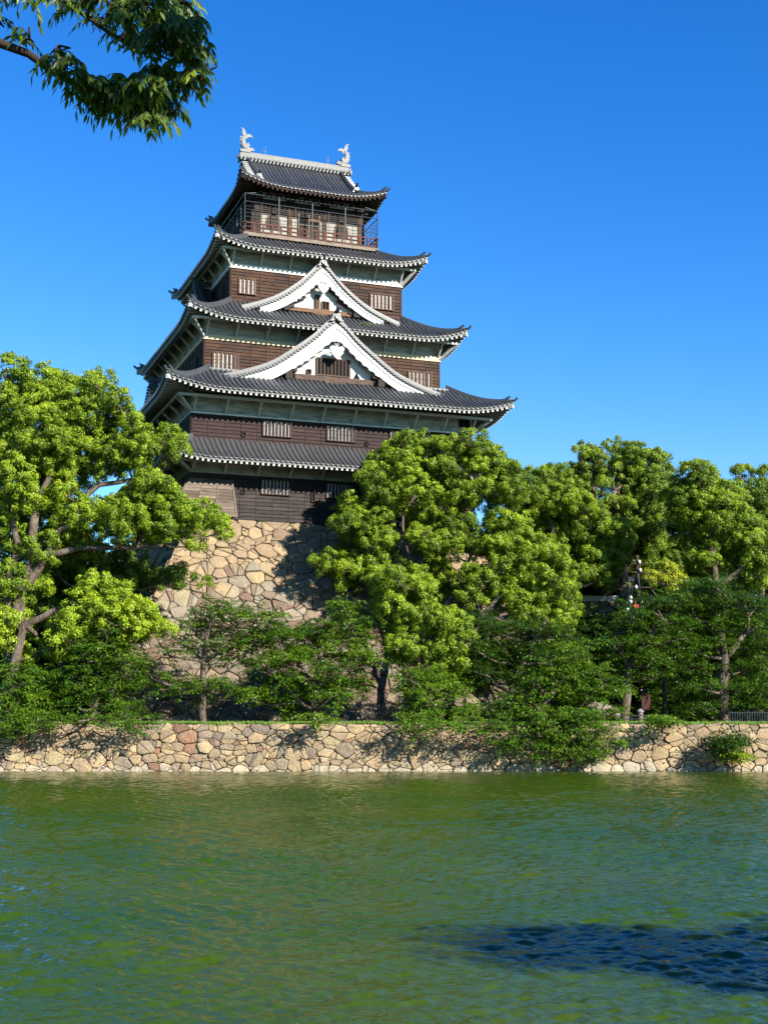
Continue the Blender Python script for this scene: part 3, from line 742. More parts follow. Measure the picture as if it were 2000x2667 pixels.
# top roof
ZR = 52.85; EW, EV, ZE5 = 6.53, 6.18, 48.28; OH5 = 1.95
def zf(v): return ZR-1.0*v+((1.0*EV-(ZR-ZE5))/EV**2)*v*v
GW = EW-OH5; GV = EV-OH5
class TopSkirt(Skirt):
    def z(s, ui, u, t):
        uo = ui+s.oh; a = max(0.0, (abs(u)-(uo-s.lc))/s.lc); v = GV+OH5*t
        return zf(v)+s.lift*(a**2.1)*max(0, t)**1.3
S5 = TopSkirt(GW, GV, zf(GV), OH5, ZE5, 0.8, 4.2)
top = skirt_roof(S5, W5, D5, 48.5, 'roof', white=False, pitch=0.36, label='top hip and gable roof with pale mortared ridge', topcap=False)
b = MB(); XR = 5.05
NT = 10
for sgn in (-1, 1):
    g = [[(x, sgn*v, zf(v)) for x in (-XR, XR)] for v in np.linspace(0, GV+0.02, NT+1)]
    for i in range(NT): b.add([g[i][0], g[i][1], g[i+1][1], g[i+1][0], *[(p[0], p[1], p[2]-0.14) for p in (g[i][0], g[i][1], g[i+1][1], g[i+1][0])]], [(0,1,2,3) if sgn > 0 else (3,2,1,0), (7,6,5,4), (0,3,7,4), (1,2,6,5)], 0, 0.25)
    n = int(2*4.35/0.36)
    for k in range(n+1):
        x = -n*0.36/2+k*0.36; roll(b, [(x, sgn*v, zf(v)) for v in np.linspace(0.2, GV+0.05, 7)], 0.103, 0, random.uniform(0.2, 0.7), (1,0,0))
    # verge tiles: short rolls facing outward
    for v in np.arange(0.45, GV+0.2, 0.32):
        for sx in (-1, 1):
            p = Vector((sx*(XR-0.45), sgn*v, zf(v)+0.05)); q = Vector((sx*(XR+0.06), sgn*v, zf(v)+0.0))
            b.tube([p, q], 0.10, 6, 0, 0.6)
kb(b, 'upper_slope', TILE, top)
b = MB()
for sgn in (-1, 1):
    for sx in (-1, 1):
        pts = [(sx*(4.36+0.10*(v/GV)**3), sgn*v, zf(v)) for v in np.linspace(0.25, GV-0.25, 9)]
        vs = []
        for p in pts:
            for a, z in ((-0.16,-0.05),(-0.16,0.24),(-0.08,0.30),(-0.08,0.38),(0,0.44),(0.08,0.38),(0.08,0.30),(0.16,0.24),(0.16,-0.05)): vs.append((p[0]+a, p[1], p[2]+z))
        b.add(vs, [(i*9+j, i*9+j+1, (i+1)*9+j+1, (i+1)*9+j) for i in range(8) for j in range(8)]+[tuple(range(72, 81))], 0, 0.5)
kb(b, 'descending_ridge', TILE, top)
for sgn in (-1, 1):
    for sx in (-1, 1): onigawara(top, (sx*4.46, sgn*(GV-0.22), zf(GV-0.22)), (0, sgn, 0), 0.60)
b = MB()
for sx in (-1, 1):
    pts = [(0, ZR-0.35)]+[(v, zf(v)-0.2) for v in np.linspace(0.4, GV, 8)]
    poly = [(sx*GW, -v, z) for v, z in reversed(pts)]+[(sx*GW, v, z) for v, z in pts[1:]]
    b.add(poly, [tuple(range(len(poly)))], 0, 0.3)
    for sgn in (-1, 1):
        for i in range(len(pts)-1):
            (v0, z0), (v1, z1) = pts[i], pts[i+1]
            b.hexa([(sx*(GW+0.25), sgn*v0, z0-0.35), (sx*(GW+0.33), sgn*v0, z0-0.35), (sx*(GW+0.33), sgn*v1, z1-0.35), (sx*(GW+0.25), sgn*v1, z1-0.35),
                    (sx*(GW+0.25), sgn*v0, z0+0.05), (sx*(GW+0.33), sgn*v0, z0+0.05), (sx*(GW+0.33), sgn*v1, z1+0.05), (sx*(GW+0.25), sgn*v1, z1+0.05)], 0, 0.4)
kb(b, 'end_gable', WOOD_DK, top)
# main ridge
b = MB()
b.box(-5.1, 5.1, -0.26, 0.26, ZR-0.1, ZR+0.14, 1, 0.6)
for i in range(30):
    x = -4.9+i*9.8/29
    for sg in (-1, 1): b.tube([(x, sg*0.20, ZR+0.16), (x, sg*0.42, ZR+0.02)], 0.10, 7, 1, 0.9)
for i in range(5): b.box(-5.12, 5.12, -0.22+0.012*i, 0.22-0.012*i, ZR+0.14+i*0.105, ZR+0.14+i*0.105+0.088, 0, 0.5); b.box(-5.1, 5.1, -0.19, 0.19, ZR+0.14+i*0.105+0.088, ZR+0.14+(i+1)*0.105, 1, 0.4)
b.tube([(-5.15, 0, ZR+0.68), (5.15, 0, ZR+0.68)], 0.13, 8, 0)
kb(b, 'main_ridge', [LIME, TILE], top)
for sx in (-1, 1):
    onigawara(top, (sx*5.12, 0, ZR-0.15), (sx, 0, 0), 0.85, horn=False, m=LIME)
    b = MB()
    path = [(sx*4.15, 0, ZR+0.90), (sx*4.40, 0, ZR+0.98), (sx*4.68, 0, ZR+1.12), (sx*4.88, 0, ZR+1.42), (sx*4.93, 0, ZR+1.80), (sx*4.86, 0, ZR+2.12), (sx*4.76, 0, ZR+2.35)]
    b.tube(path, [0.16, 0.27, 0.33, 0.30, 0.23, 0.17, 0.13], 10, 0, 0.5, flat=0.8)
    b.box(sx*4.75-0.45, sx*4.75+0.45, -0.24, 0.24, ZR+0.70, ZR+0.95, 0, 0.5)
    fish = kb(b, 'roof_fish', SHACHI, top, smooth=False)
    def fin(name, pts, th=0.08):
        b = MB(); b.prism([(sx*x, -th/2, ZR+z) for x, z in pts], (0, th, 0), 0, 0.6); kb(b, name, SHACHI, fish)
    fin('tail_fin', [(4.86,2.1),(4.95,2.35),(5.02,2.62),(4.98,2.85),(5.18,3.05),(4.90,2.98),(4.74,2.78),(4.62,2.45),(4.70,2.2)])
    fin('tail_fin', [(4.78,2.1),(4.60,2.42),(4.38,2.52),(4.10,2.38),(4.04,2.18),(4.22,2.26),(4.45,2.20),(4.62,2.02)])
    fin('back_fin', [(5.04,1.3),(5.22,1.5),(5.12,1.62),(5.24,1.85),(5.12,1.95),(5.20,2.25),(5.0,2.15),(4.98,1.7)])
    fin('jaw', [(4.25,0.85),(3.95,0.92),(3.86,1.06),(4.06,1.04),(3.98,1.2),(4.28,1.16),(4.5,1.1)], 0.3)
    fin('side_fin', [(4.5,1.1),(4.3,1.42),(4.45,1.40),(4.42,1.62),(4.6,1.5),(4.72,1.2)], 0.5)
for x in (-2.85, 3.1):
    b = MB(); b.tube([(x, 0, ZR+0.78), (x, 0, ZR+1.62)], [0.025, 0.012], 6)
    b.tube([(x-0.28, 0, ZR+1.30), (x-0.12, 0, ZR+1.10), (x, 0, ZR+1.0)], 0.014, 5); b.tube([(x+0.1, 0, ZR+1.25), (x, 0, ZR+1.0)], 0.014, 5)
    kb(b, 'lightning_rod', SHACHI, top)

# gables standing on the roofs
def smooth_profile(pts, n=26):
    xs = [p[0] for p in pts]; zs = [p[1] for p in pts]; X = np.linspace(0, xs[-1], n)
    # monotone cubic through the points
    h = np.diff(xs); dl = np.diff(zs)/h; m = np.zeros(len(xs)); m[1:-1] = 2*dl[:-1]*dl[1:]/(dl[:-1]+dl[1:]+1e-9); m[0] = dl[0]*1.1; m[-1] = dl[-1]*0.9
    out = []
    for x in X:
        i = min(len(h)-1, max(0, int(np.searchsorted(xs, x)-1))); t = (x-xs[i])/h[i]
        out.append((2*t**3-3*t**2+1)*zs[i]+(t**3-2*t**2+t)*h[i]*m[i]+(-2*t**3+3*t**2)*zs[i+1]+(t**3-t**2)*h[i]*m[i+1])
    return X, np.array(out)
def gable(side, yf, pts, vback, bh0, bh1, xboard, wall_v, zwall, label, oni=0.85, big=True, beam_z=None):
    T = SIDES[side]; X, Z = smooth_profile(pts)
    fz = lambda x: float(np.interp(abs(x), X, Z))
    apex = pts[0][1]
    # roof of the gable
    b = MB(); NV = 5; vsn = np.linspace(vback, yf+0.12, NV)
    for sg in (-1, 1):
        vs = [T(sg*x, v, fz(x)-0.42) for v in vsn for x in X]; k = len(X)
        fs = [(j*k+i, j*k+i+1, (j+1)*k+i+1, (j+1)*k+i) for j in range(NV-1) for i in range(k-1)]
        vb = [T(sg*x, v, fz(x)-0.56) for v in vsn for x in X]
        b.add(vs, fs, 0, 0.3); b.add(vb, [tuple(reversed(f)) for f in fs], 0, 0.2)
        v = yf-0.75
        while v > vback:
            b_pts = [T(sg*x, v, fz(x)-0.42) for x in X[1:]]; roll(b, b_pts, 0.103, 0, random.uniform(0.3, 0.8), T(0, 1, 0) if side in ('front','back') else T(0,1,0)); v -= 0.335
    g = kb(b, 'gable', TILE, label=label)
    # verge: row of short rolls with round ends, then two courses of ridge above
    b = MB(); s_acc = 0; L = 0; step = 0.30
    for sg in (-1, 1):
        xs_ = [0.30]; 
        while xs_[-1] < X[-1]-0.25:
            x = xs_[-1]; sl = (fz(x+0.05)-fz(x))/0.05; xs_.append(x+step/math.hypot(1, sl))
        for x in xs_:
            z = fz(x)-0.38; b.tube([T(sg*x, yf-0.6, z+0.02), T(sg*x, yf+0.20, z-0.02)], 0.098, 7, 0, random.uniform(0.4, 0.9))
            disc(b, T(sg*x, yf+0.19, z-0.02), T(0, 1, 0), 0.115, 0, 0.35, th=0.03)
            xm = x+step*0.42; zm = fz(xm)-0.50
            b.tube([T(sg*xm, yf-0.3, zm), T(sg*xm, yf+0.16, zm-0.02)], 0.07, 5, 0, 0.4)
        for (dv, w_, dz, h_, cl) in ((-0.02, 0.44, -0.30, 0.13, 0.1), (-0.02, 0.34, -0.16, 0.10, 0.7), (-0.02, 0.25, -0.05, 0.10, 0.3)):
            for i in range(len(X)-1):
                a, c = T(sg*X[i], yf-0.30+dv, fz(X[i])+dz+h_/2), T(sg*X[i+1], yf-0.30+dv, fz(X[i+1])+dz+h_/2)
                b.beam(a, c, w_, h_, 0, cl)
    kb(b, 'verge_ridge', TILE, g)
    # ridge line running back and its end tile
    b = MB(); b.beam(T(0, vback, apex-0.12), T(0, yf+0.0, apex-0.12), 0.34, 0.34, 0, 0.5); b.tube([T(0, vback, apex+0.08), T(0, yf+0.0, apex+0.08)], 0.12, 7, 0, 0.6)
    kb(b, 'ridge', TILE, g)
    onigawara(g, T(0, yf-0.02, apex-0.42), T(0, 1, 0), oni, m=TILE)
    # white bargeboard in two steps
    b = MB(); xb = np.linspace(0, xboard, 30)
    for sg in (-1, 1):
        for i in range(len(xb)-1):
            x0, x1 = xb[i], xb[i+1]; f0 = x0/xboard; f1 = x1/xboard
            t0, t1 = fz(x0)-0.55, fz(x1)-0.55
            if x0 == 0: t0 -= 0.0
            h0 = bh0+(bh1-bh0)*f0; h1 = bh0+(bh1-bh0)*f1
            lo0 = t0-h0; lo1 = t1-h1
            b.hexa([T(sg*x0, yf-0.14, lo0), T(sg*x1, yf-0.14, lo1), T(sg*x1, yf-0.02, lo1), T(sg*x0, yf-0.02, lo0), T(sg*x0, yf-0.14, t0), T(sg*x1, yf-0.14, t1), T(sg*x1, yf-0.02, t1), T(sg*x0, yf-0.02, t0)], 0)
            k_ = 0.34
            b.hexa([T(sg*x0, yf-0.02, t0-h0*k_), T(sg*x1, yf-0.02, t1-h1*k_), T(sg*x1, yf+0.05, t1-h1*k_), T(sg*x0, yf+0.05, t0-h0*k_), T(sg*x0, yf-0.02, t0+0.02), T(sg*x1, yf-0.02, t1+0.02), T(sg*x1, yf+0.05, t1+0.02), T(sg*x0, yf+0.05, t0+0.02)], 0)
            if i % 2 == 0 and f0 < 0.45:       # scalloped lower edge near the top
                b.hexa([T(sg*x0, yf-0.12, lo0-0.10), T(sg*x1, yf-0.12, lo1-0.06), T(sg*x1, yf-0.04, lo1-0.06), T(sg*x0, yf-0.04, lo0-0.10), T(sg*x0, yf-0.12, lo0), T(sg*x1, yf-0.12, lo1), T(sg*x1, yf-0.04, lo1), T(sg*x0, yf-0.04, lo0)], 0)
    kb(b, 'bargeboard', WHITE, g)
    # hanging pendant
    b = MB(); zc = apex-0.55-bh0-(1.02 if big else 0.66); s_ = 0.62 if big else 0.52
    prof = [(0,0.62),(0.2,0.55),(0.34,0.66),(0.62,0.74),(0.95,0.55),(1.0,0.3),(0.82,0.18),(0.86,-0.1),(0.62,-0.42),(0.34,-0.72),(0,-0.98)]
    prof = prof+[(-x, z) for x, z in reversed(prof[1:-1])]
    b.prism([T(x*s_, yf-0.06, zc+z*s_) for x, z in prof], Vector(T(0, 0.26, 0)), 0)
    for i in range(8):
        a = i*math.pi/4; disc(b, T(0.42*s_*math.cos(a), yf+0.20, zc-0.05+0.42*s_*math.sin(a)), T(0, 1, 0), 0.15*s_, 0, th=0.03)
    disc(b, T(0, yf+0.21, zc-0.05), T(0, 1, 0), 0.26*s_, 0, th=0.05)
    for sg in (-1, 0, 1): b.beam(T(sg*0.04, yf+0.08, zc+0.55*s_), T(sg*0.30*s_, yf+0.10, zc+1.15*s_), 0.04, 0.04)
    kb(b, 'gable_pendant', WHITE, g)
    # recessed wall
    b = MB(); poly = [T(sg*x, wall_v, fz(x)-0.5) for sg, xx in ((-1, X[::-1]), (1, X[1:])) for x in xx if fz(x)-0.5 > zwall-0.2]
    poly = [T(-float(np.interp(-(zwall-0.2), -Z+0.5, X)), wall_v, zwall-0.2)]+poly+[T(float(np.interp(-(zwall-0.2), -Z+0.5, X)), wall_v, zwall-0.2)]
    b.add(poly, [tuple(range(len(poly)))], 0)
    # underside of the gable roof is plastered too
    for sg in (-1, 1):
        for i in range(len(X)-1):
            if fz(X[i+1])-0.6 > zwall-0.3: b.add([T(sg*X[i], wall_v, fz(X[i])-0.6), T(sg*X[i+1], wall_v, fz(X[i+1])-0.6), T(sg*X[i+1], yf-0.02, fz(X[i+1])-0.6), T(sg*X[i], yf-0.02, fz(X[i])-0.6)], [(0,1,2,3) if sg < 0 else (3,2,1,0)], 0)
    kb(b, 'gable_wall', WHITE, g)
    return g, fz
LG = [(0,35.32),(0.5,35.05),(1.6,33.95),(3.07,32.75),(5.57,31.05),(8.6,29.95),(10.3,29.5)]
g1, f1 = gable('front', 12.1, LG, 9.2, 1.36, 0.72, 8.0, 11.25, 29.35, 'large white gable standing on the lower main roof')
b = MB(); tbox(b, 'front', -3.3, 3.3, 11.25, 11.62, 30.02, 30.45, 0, 0.5); tbox(b, 'front', -3.9, 3.9, 11.25, 11.50, 29.95, 30.12, 0, 0.3)
b.prism([SIDES['front'](x, 11.3, z) for x, z in ((-0.95,30.02),(-0.7,29.84),(-0.35,29.78),(-0.15,29.64),(0.15,29.64),(0.35,29.78),(0.7,29.84),(0.95,30.02))], SIDES['front'](0, 0.42, 0), 0, 0.5)
kb(b, 'gable_beam', WOOD_GB, g1)
for sg in (-1, 1):
    b = MB(); b.box(sg*3.9-0.28, sg*3.9+0.28, -12.0, -11.25, 29.9, 30.5, 0, 0.3)
    b.box(sg*3.7-0.5, sg*3.7+0.5, -11.9, -11.25, 30.55, 30.75, 0, 0.3); b.box(sg*3.9-0.16, sg*3.9+0.16, -11.95, -11.3, 29.3, 29.95, 0, 0.3); kb(b, 'gable_bracket', WOOD_DK, g1)
for sg in (-1, 1):
    b = MB(); xs_ = [1.2, 2.2, 3.2, 4.3]
    for i in range(3): b.beam((sg*xs_[i], -11.5, f1(xs_[i])-1.75), (sg*xs_[i+1], -11.5, f1(xs_[i+1])-1.45), 0.3, 0.22, 0, 0.3)
    kb(b, 'gable_brace', GREY, g1)
w = window('front', 11.25, -1.38, 1.36, 30.62, 31.95, 8, 0.17, WOOD_GB, 0.07, BLACK, g1)
window('front', 11.25, -2.22, -1.90, 30.62, 30.92, 0, 0.01, WOOD_GB, 0.04, BLACK, g1)
b = MB(); b.prism([(1.75,-11.27,30.58),(2.28,-11.27,30.58),(2.0,-11.27,31.05)], (0,-0.04,0), 0); kb(b, 'loophole', BLACK, g1)
UG = [(0,41.15),(0.45,40.85),(1.0,40.25),(2.0,39.25),(4.03,37.80),(6.0,36.95),(6.9,36.65)]
g2, f2 = gable('front', 8.45, UG, 7.0, 1.10, 0.58, 5.4, 7.75, 36.4, 'smaller white gable standing on the middle roof', 0.72, False)
b = MB(); tbox(b, 'front', -2.7, 2.6, 7.75, 8.02, 36.78, 37.12, 0, 0.8); tbox(b, 'front', -0.5, -0.1, 7.75, 7.95, 37.14, 38.4, 0, 0.4)
b.prism([(x, -7.8, z) for x, z in ((-0.8,36.78),(-0.5,36.62),(0.2,36.56),(0.9,36.78))], (0,-0.26,0), 0, 0.6)
kb(b, 'gable_beam', WOOD, g2)
window('front', 7.75, 0.15, 0.70, 37.2, 37.85, 1, 0.08, WOOD, 0.06, BLACK, g2)
for sg in (-1, 1):
    b = MB(); xs_ = [0.5, 1.4, 2.4, 3.3]
    for i in range(3): b.beam((sg*xs_[i], -8.0, f2(xs_[i])-1.75), (sg*xs_[i+1], -8.0, f2(xs_[i+1])-1.35), 0.28, 0.26, 0, 0.2)
    b.box(sg*3.05-0.25, sg*3.05+0.25, -8.3, -7.7, 36.7, 37.25, 0, 0.3); kb(b, 'gable_brace', WOOD_DK, g2)
SG = [(0,31.9),(0.5,31.5),(1.4,30.6),(2.6,29.75),(4.2,29.0),(5.2,28.75)]
gable('left', 12.65, SG, 10.2, 0.8, 0.45, 4.3, 12.0, 28.8, 'shaded gable on the left flank of the lower main roof', 0.6, False)
SG3 = [(0,40.9),(0.45,40.5),(1.0,39.9),(2.0,39.0),(3.6,37.6),(4.6,37.0)]
gable('left', 8.95, SG3, 7.6, 0.85, 0.45, 4.0, 8.3, 36.6, 'shaded gable on the left flank of the middle roof', 0.6, False)

# flared stone drop at the front left corner
b = MB(); zt, zb = 21.35, 18.30; P = 1.68; xr = -8.48
def drop_face(side, ua, ub, va, fl):      # fl: flare on the outer edge
    T = SIDES[side]; n = 11
    for i in range(n):
        f0, f1 = i/n, (i+1)/n; z0, z1 = zt-(zt-zb)*f0, zt-(zt-zb)*f1
        L0, L1 = ua-(P*f0 if fl < 0 else 0), ua-(P*f1 if fl < 0 else 0); R0, R1 = ub+(P*f0 if fl > 0 else 0), ub+(P*f1 if fl > 0 else 0)
        nb = 3
        for j in range(nb):
            a0, a1 = L0+(R0-L0)*j/nb, L1+(R1-L1)*j/nb; c0, c1 = L0+(R0-L0)*(j+1)/nb, L1+(R1-L1)*(j+1)/nb
            b.add([T(a1, va+P*f1+0.05, z1), T(c1, va+P*f1+0.05, z1), T(c0, va+P*f0+0.01, z0), T(a0, va+P*f0+0.01, z0), T(a1, va+P*f1, z1), T(c1, va+P*f1, z1)], [(0,1,2,3),(4,5,1,0)], 0, random.random())
    for j in range(4):
        a0 = ua+(ub-ua)*j/3; L1 = ua-(P if fl < 0 else 0); R1 = ub+(P if fl > 0 else 0); a1 = L1+(R1-L1)*j/3
        b.beam(T(a0, va+0.06, zt), T(a1, va+P+0.06, zb), 0.10 if j in (0, 3) else 0.06, 0.07, 0, 0.9, up=T(0, 1, 0.5))
    L1 = ua-(P if fl < 0 else 0); R1 = ub+(P if fl > 0 else 0)
    b.beam(T(L1-0.04, va+P+0.05, zb), T(R1+0.04, va+P+0.05, zb), 0.14, 0.12, 0, 0.9)
drop_face('front', -W1, xr, D1+0.06, -1)
drop_face('left', 9.0, D1, W1+0.06, 1)
b.add([(xr, -D1, zt), (xr, -D1-P, zb), (xr, -D1, zb)], [(0,1,2)], 0, 0.3)
kb(b, 'stone_drop', PLANK_SUN, label='flared plank bay over the front left corner of the stone base')
# ------------------------------------------------------------------ foliage tools
def unit(a): return a/np.maximum(1e-9, np.linalg.norm(a, axis=1, keepdims=True))
def leaf_object(name, C, A, N, L, W, T, m, parent=None, origin=(0,0,0), bend=0.12):
    n = len(C); A = unit(A); S = unit(np.cross(A, N)); N2 = np.cross(S, A)
    L = np.asarray(L).reshape(-1, 1)*np.ones((n, 1)); W = np.asarray(W).reshape(-1, 1)*np.ones((n, 1))
    V = np.empty((n, 4, 3), np.float32); C = C-np.array(origin)
    V[:,0] = C; V[:,1] = C+A*L*0.42+S*W*0.5; V[:,2] = C+A*L-N2*L*bend; V[:,3] = C+A*L*0.42-S*W*0.5
    me = bpy.data.meshes.new(name); me.vertices.add(4*n); me.vertices.foreach_set('co', V.reshape(-1))
    me.loops.add(4*n); me.loops.foreach_set('vertex_index', np.arange(4*n, dtype=np.int32))
    me.polygons.add(n); me.polygons.foreach_set('loop_start', np.arange(0, 4*n, 4, dtype=np.int32)); me.polygons.foreach_set('loop_total', np.full(n, 4, np.int32))
    me.materials.append(m)
    a = me.attributes.new('tint', 'FLOAT', 'FACE'); a.data.foreach_set('value', np.clip(T, 0, 1).astype(np.float32))
    me.update(calc_edges=True)
    o = bpy.data.objects.new(name, me); SC.collection.objects.link(o)
    if parent: o.parent = parent
    else: o.location = origin
    return o
def sph(n):
    v = RNG.normal(size=(n, 3)); return unit(v)
def puff_leaves(lobes, rho=0.30, leaf=(0.19, 0.095), dens=1.0, tint=0.5):
    Cs, As, Ns, Ts = [], [], [], []
    for (c, Rv) in lobes:
        Rv = np.array(Rv); Rm = Rv.mean()
        k = max(8, int(3.3*(Rm/rho)**2))
        d = sph(k); keep = ~((d[:,2] < -0.35) & (RNG.random(k) < 0.7)) & ~((d[:,1] > 0.45) & (RNG.random(k) < 0.6)); d = d[keep]
        # uneven lobe: bumps in radius
        ph = RNG.uniform(0, 6.28, 4); bump = 1+0.20*np.sin(d[:,0]*6+ph[0])*np.cos(d[:,2]*5+ph[1])+0.15*np.sin(d[:,1]*8+d[:,2]*7+ph[2])
        P = c+d*Rv*(RNG.uniform(0.5, 1.08, (len(d), 1)))*bump[:,None]
        lt = RNG.normal(0, 0.10)
        for p, dd in zip(P, d):
            r = rho*RNG.uniform(0.55, 1.5); n = int(235*dens*(r/0.46)**2)+3
            q = unit(sph(n)+dd*0.6+np.array([0, 0, 0.38]))
            pos = p+q*r*(0.45+0.75*RNG.random((n, 1)))*np.array([1.05, 1.05, 0.98])
            nn = unit(q+sph(n)*0.55); ax = unit(np.cross(nn, sph(n))+np.array([0, 0, -0.55]))
            Cs.append(pos); As.append(ax); Ns.append(nn)
            Ts.append(tint+lt+RNG.normal(0, 0.14)+RNG.normal(0, 0.15, n)+0.20*q[:,2])  # tint rises towards each tuft top, painting light from above
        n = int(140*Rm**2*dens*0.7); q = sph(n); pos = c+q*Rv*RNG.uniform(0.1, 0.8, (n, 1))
        Cs.append(pos); As.append(sph(n)); Ns.append(sph(n)); Ts.append(np.full(n, 0.25)+RNG.normal(0, 0.1, n))  # inner fill leaves tinted dark: crown interior shade put into the colour
    return np.vstack(Cs), np.vstack(As), np.vstack(Ns), np.concatenate(Ts)
def spray_leaves(lobes, leaf=(0.17, 0.07), dens=1.0, tint=0.5, droop=0.35):
    Cs, As, Ns, Ts = [], [], [], []
    for (c, Rv) in lobes:
        Rv = np.array(Rv); Rm = Rv.mean(); k = int(34*Rm**2*dens)+8
        d = sph(k); d[:,2] = np.abs(d[:,2])*np.where(RNG.random(k) < 0.68, 1, -1)
        P = c+d*Rv*RNG.uniform(0.35, 1.0, (k, 1)); lt = RNG.normal(0, 0.09)
        hd = unit(d*np.array([1, 1, 0.12])+sph(k)*np.array([0.55, 0.55, 0.1]))
        for p, h in zip(P, hd):
            n = int(RNG.integers(20, 34)); ln = RNG.uniform(0.6, 1.2); t = np.linspace(0, 1, n)
            side = np.array([-h[1], h[0], 0.0]); sg = np.where(np.arange(n) % 2 == 0, 1, -1)[:,None]
            up = 0.16*np.sin(np.pi*0.75*t)-droop*t**2*0.6
            pos = p+h*t[:,None]*ln+np.array([0, 0, 1.0])*up[:,None]*ln+side*sg*RNG.uniform(0, 0.13, (n, 1))+RNG.normal(0, 0.05, (n, 3))
            ax = unit(h*0.7+side*sg*0.8+np.array([0, 0, -0.45])+RNG.normal(0, 0.25, (n, 3)))
            Cs.append(pos); As.append(ax); Ns.append(unit(np.array([0, 0, 1.0])+RNG.normal(0, 0.38, (n, 3))))
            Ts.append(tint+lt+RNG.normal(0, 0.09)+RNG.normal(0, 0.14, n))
    return np.vstack(Cs), np.vstack(As), np.vstack(Ns), np.concatenate(Ts)
def grow_wood(trunk, lobes, r_min=0.05, twigs=5, spread=1.0):
    """trunk: list of polylines [(pos, radius)...]; returns MB with trunk and limbs reaching every lobe"""
    b = MB(); nodes = []
    for line in trunk:
        pts = [np.array(p) for p, r in line]; rs = [r for p, r in line]
        # subdivide and wobble
        P, Q = [pts[0]], [rs[0]]
        for i in range(len(pts)-1):
            L = np.linalg.norm(pts[i+1]-pts[i]); m_ = max(1, int(L/0.9))
            for j in range(1, m_+1):
                f = j/m_; w = RNG.normal(0, 0.05, 3) if j < m_ else 0
                P.append(pts[i]*(1-f)+pts[i+1]*f+w); Q.append(rs[i]*(1-f)+rs[i+1]*f)
        b.tube(P, Q, 10, 0)
        for p, r in zip(P[1:], Q[1:]): nodes.append((p, r))
    base = nodes[-1][0]
    for (c, Rv) in sorted(lobes, key=lambda l: np.linalg.norm(l[0]-base)):
        R_ = float(np.mean(Rv)); tgt = c+np.array([0, 0, -0.15*R_]); best = None
        for (p, r) in nodes:
            d = np.linalg.norm(tgt-p); dz = tgt[2]-p[2]; cost = d+max(0, 0.5-dz)*1.0+ (0.8/r if r < 0.12 else 0)*0.05
            if best is None or cost < best[0]: best = (cost, p, r)
        _, p, r = best; d = np.linalg.norm(tgt-p); r0 = min(r*0.75, 0.06+0.030*d+0.03*R_); r0 = max(r0, r_min); r1 = max(0.035, r0*0.35)
        n = max(3, int(d/0.8)); path, rad = [], []
        off = RNG.normal(0, 0.16*d, 3)*np.array([1, 1, 0.4]); off[2] -= 0.10*d
        for i in range(n+1):
            f = i/n; q = p*(1-f)+tgt*f+off*math.sin(math.pi*f)*0.6+(RNG.normal(0, 0.06, 3) if 0 < i < n else 0)
            path.append(q); rad.append(r0*(1-f)+r1*f)
        b.tube(path, rad, 7, 0)
        for q, rr in zip(path[1:], rad[1:]): nodes.append((q, rr))
        for _ in range(twigs):
            s_ = path[-1-int(RNG.integers(0, min(2, n)))]; dd = sph(1)[0]; dd[2] = abs(dd[2])*0.7; e = c+dd*np.array(Rv)*0.85; mid = (s_+e)/2+RNG.normal(0, 0.12*R_, 3)
            b.tube([s_, mid, e], [r1*0.8, r1*0.5, 0.015], 5, 0)
    return b
def tree(name, label, cat, D, trunk_px, lobes_px, style='camphor', leafmat=LEAF_CAMPHOR, group=None, tint=0.5, dens=1.0, djit=1.6, flatz=0.88, twigs=5, leaf=None, rho=0.30, ground=BANK_Z, conv=None):
    cv = conv or (lambda x, y: (x, y)); sc = conv(1, 0)[0]-conv(0, 0)[0] if conv else 1.0
    lobes = []; back = []
    for l in lobes_px:
        x, y, r = l[:3]; dd = D+(l[3] if len(l) > 3 else RNG.uniform(-djit, djit)); px, py = cv(x, y)
        if py+r*sc*0.5 > 1878: dd = min(dd, 84.2-r*sc/F*84*0.6)
        Rm = r*sc/F*dd; c = at(px, py, dd); Rm *= 1.22 if style == 'camphor' else 1.22
        lobes.append((c, (Rm, Rm*0.9, Rm*flatz)))
        if style != 'bush' and Rm > 0.8: back.append((c+np.array([RNG.uniform(-.6, .6)*Rm, RNG.uniform(1.0, 2.2)*Rm, RNG.uniform(-.5, .3)*Rm]), (Rm*1.05, Rm, Rm*flatz)))
    trunk = []
    for line in trunk_px:
        trunk.append([((at(*(cv(q[0], q[1])), D+(q[3] if len(q) > 3 else 0))), q[2]) for q in line])
    p0 = trunk[0][0][0].copy(); p0[2] = ground-0.3 if style != 'bush' else p0[2]
    trunk[0][0] = (p0, trunk[0][0][1]); root = tuple(np.array([p0[0], p0[1], ground]))
    e = empty(name, root); tag(e, label, cat, group)
    w = grow_wood(trunk, lobes, twigs=twigs)
    w.v = [(a-root[0], b-root[1], c-root[2]) for a, b, c in w.v]; w.build('trunk', BARK, e, smooth=True)
    if style == 'camphor':
        lf = leaf or (0.165, 0.078); C, A, N, T = puff_leaves(lobes+back, rho, lf, dens, tint)
    else:
        lf = leaf or (0.19, 0.085); C, A, N, T = spray_leaves(lobes+back, lf, dens*1.05, tint)
    n = len(C); L = lf[0]*RNG.uniform(0.7, 1.25, n); W = lf[1]*RNG.uniform(0.75, 1.2, n)
    leaf_object('crown', C, A, N, L, W, T, leafmat, e, root)
    return e
Z4 = lambda x, y: (x/2.011, 880+y/2.011)
Z5 = lambda x, y: (640+x/1.659, 1080+y/1.659)
Z6 = lambda x, y: (1300+x/2.353, 1100+y/2.353)

GC = 'broad camphor trees on the far bank'; GH = 'dark leafy trees overhanging the moat wall'
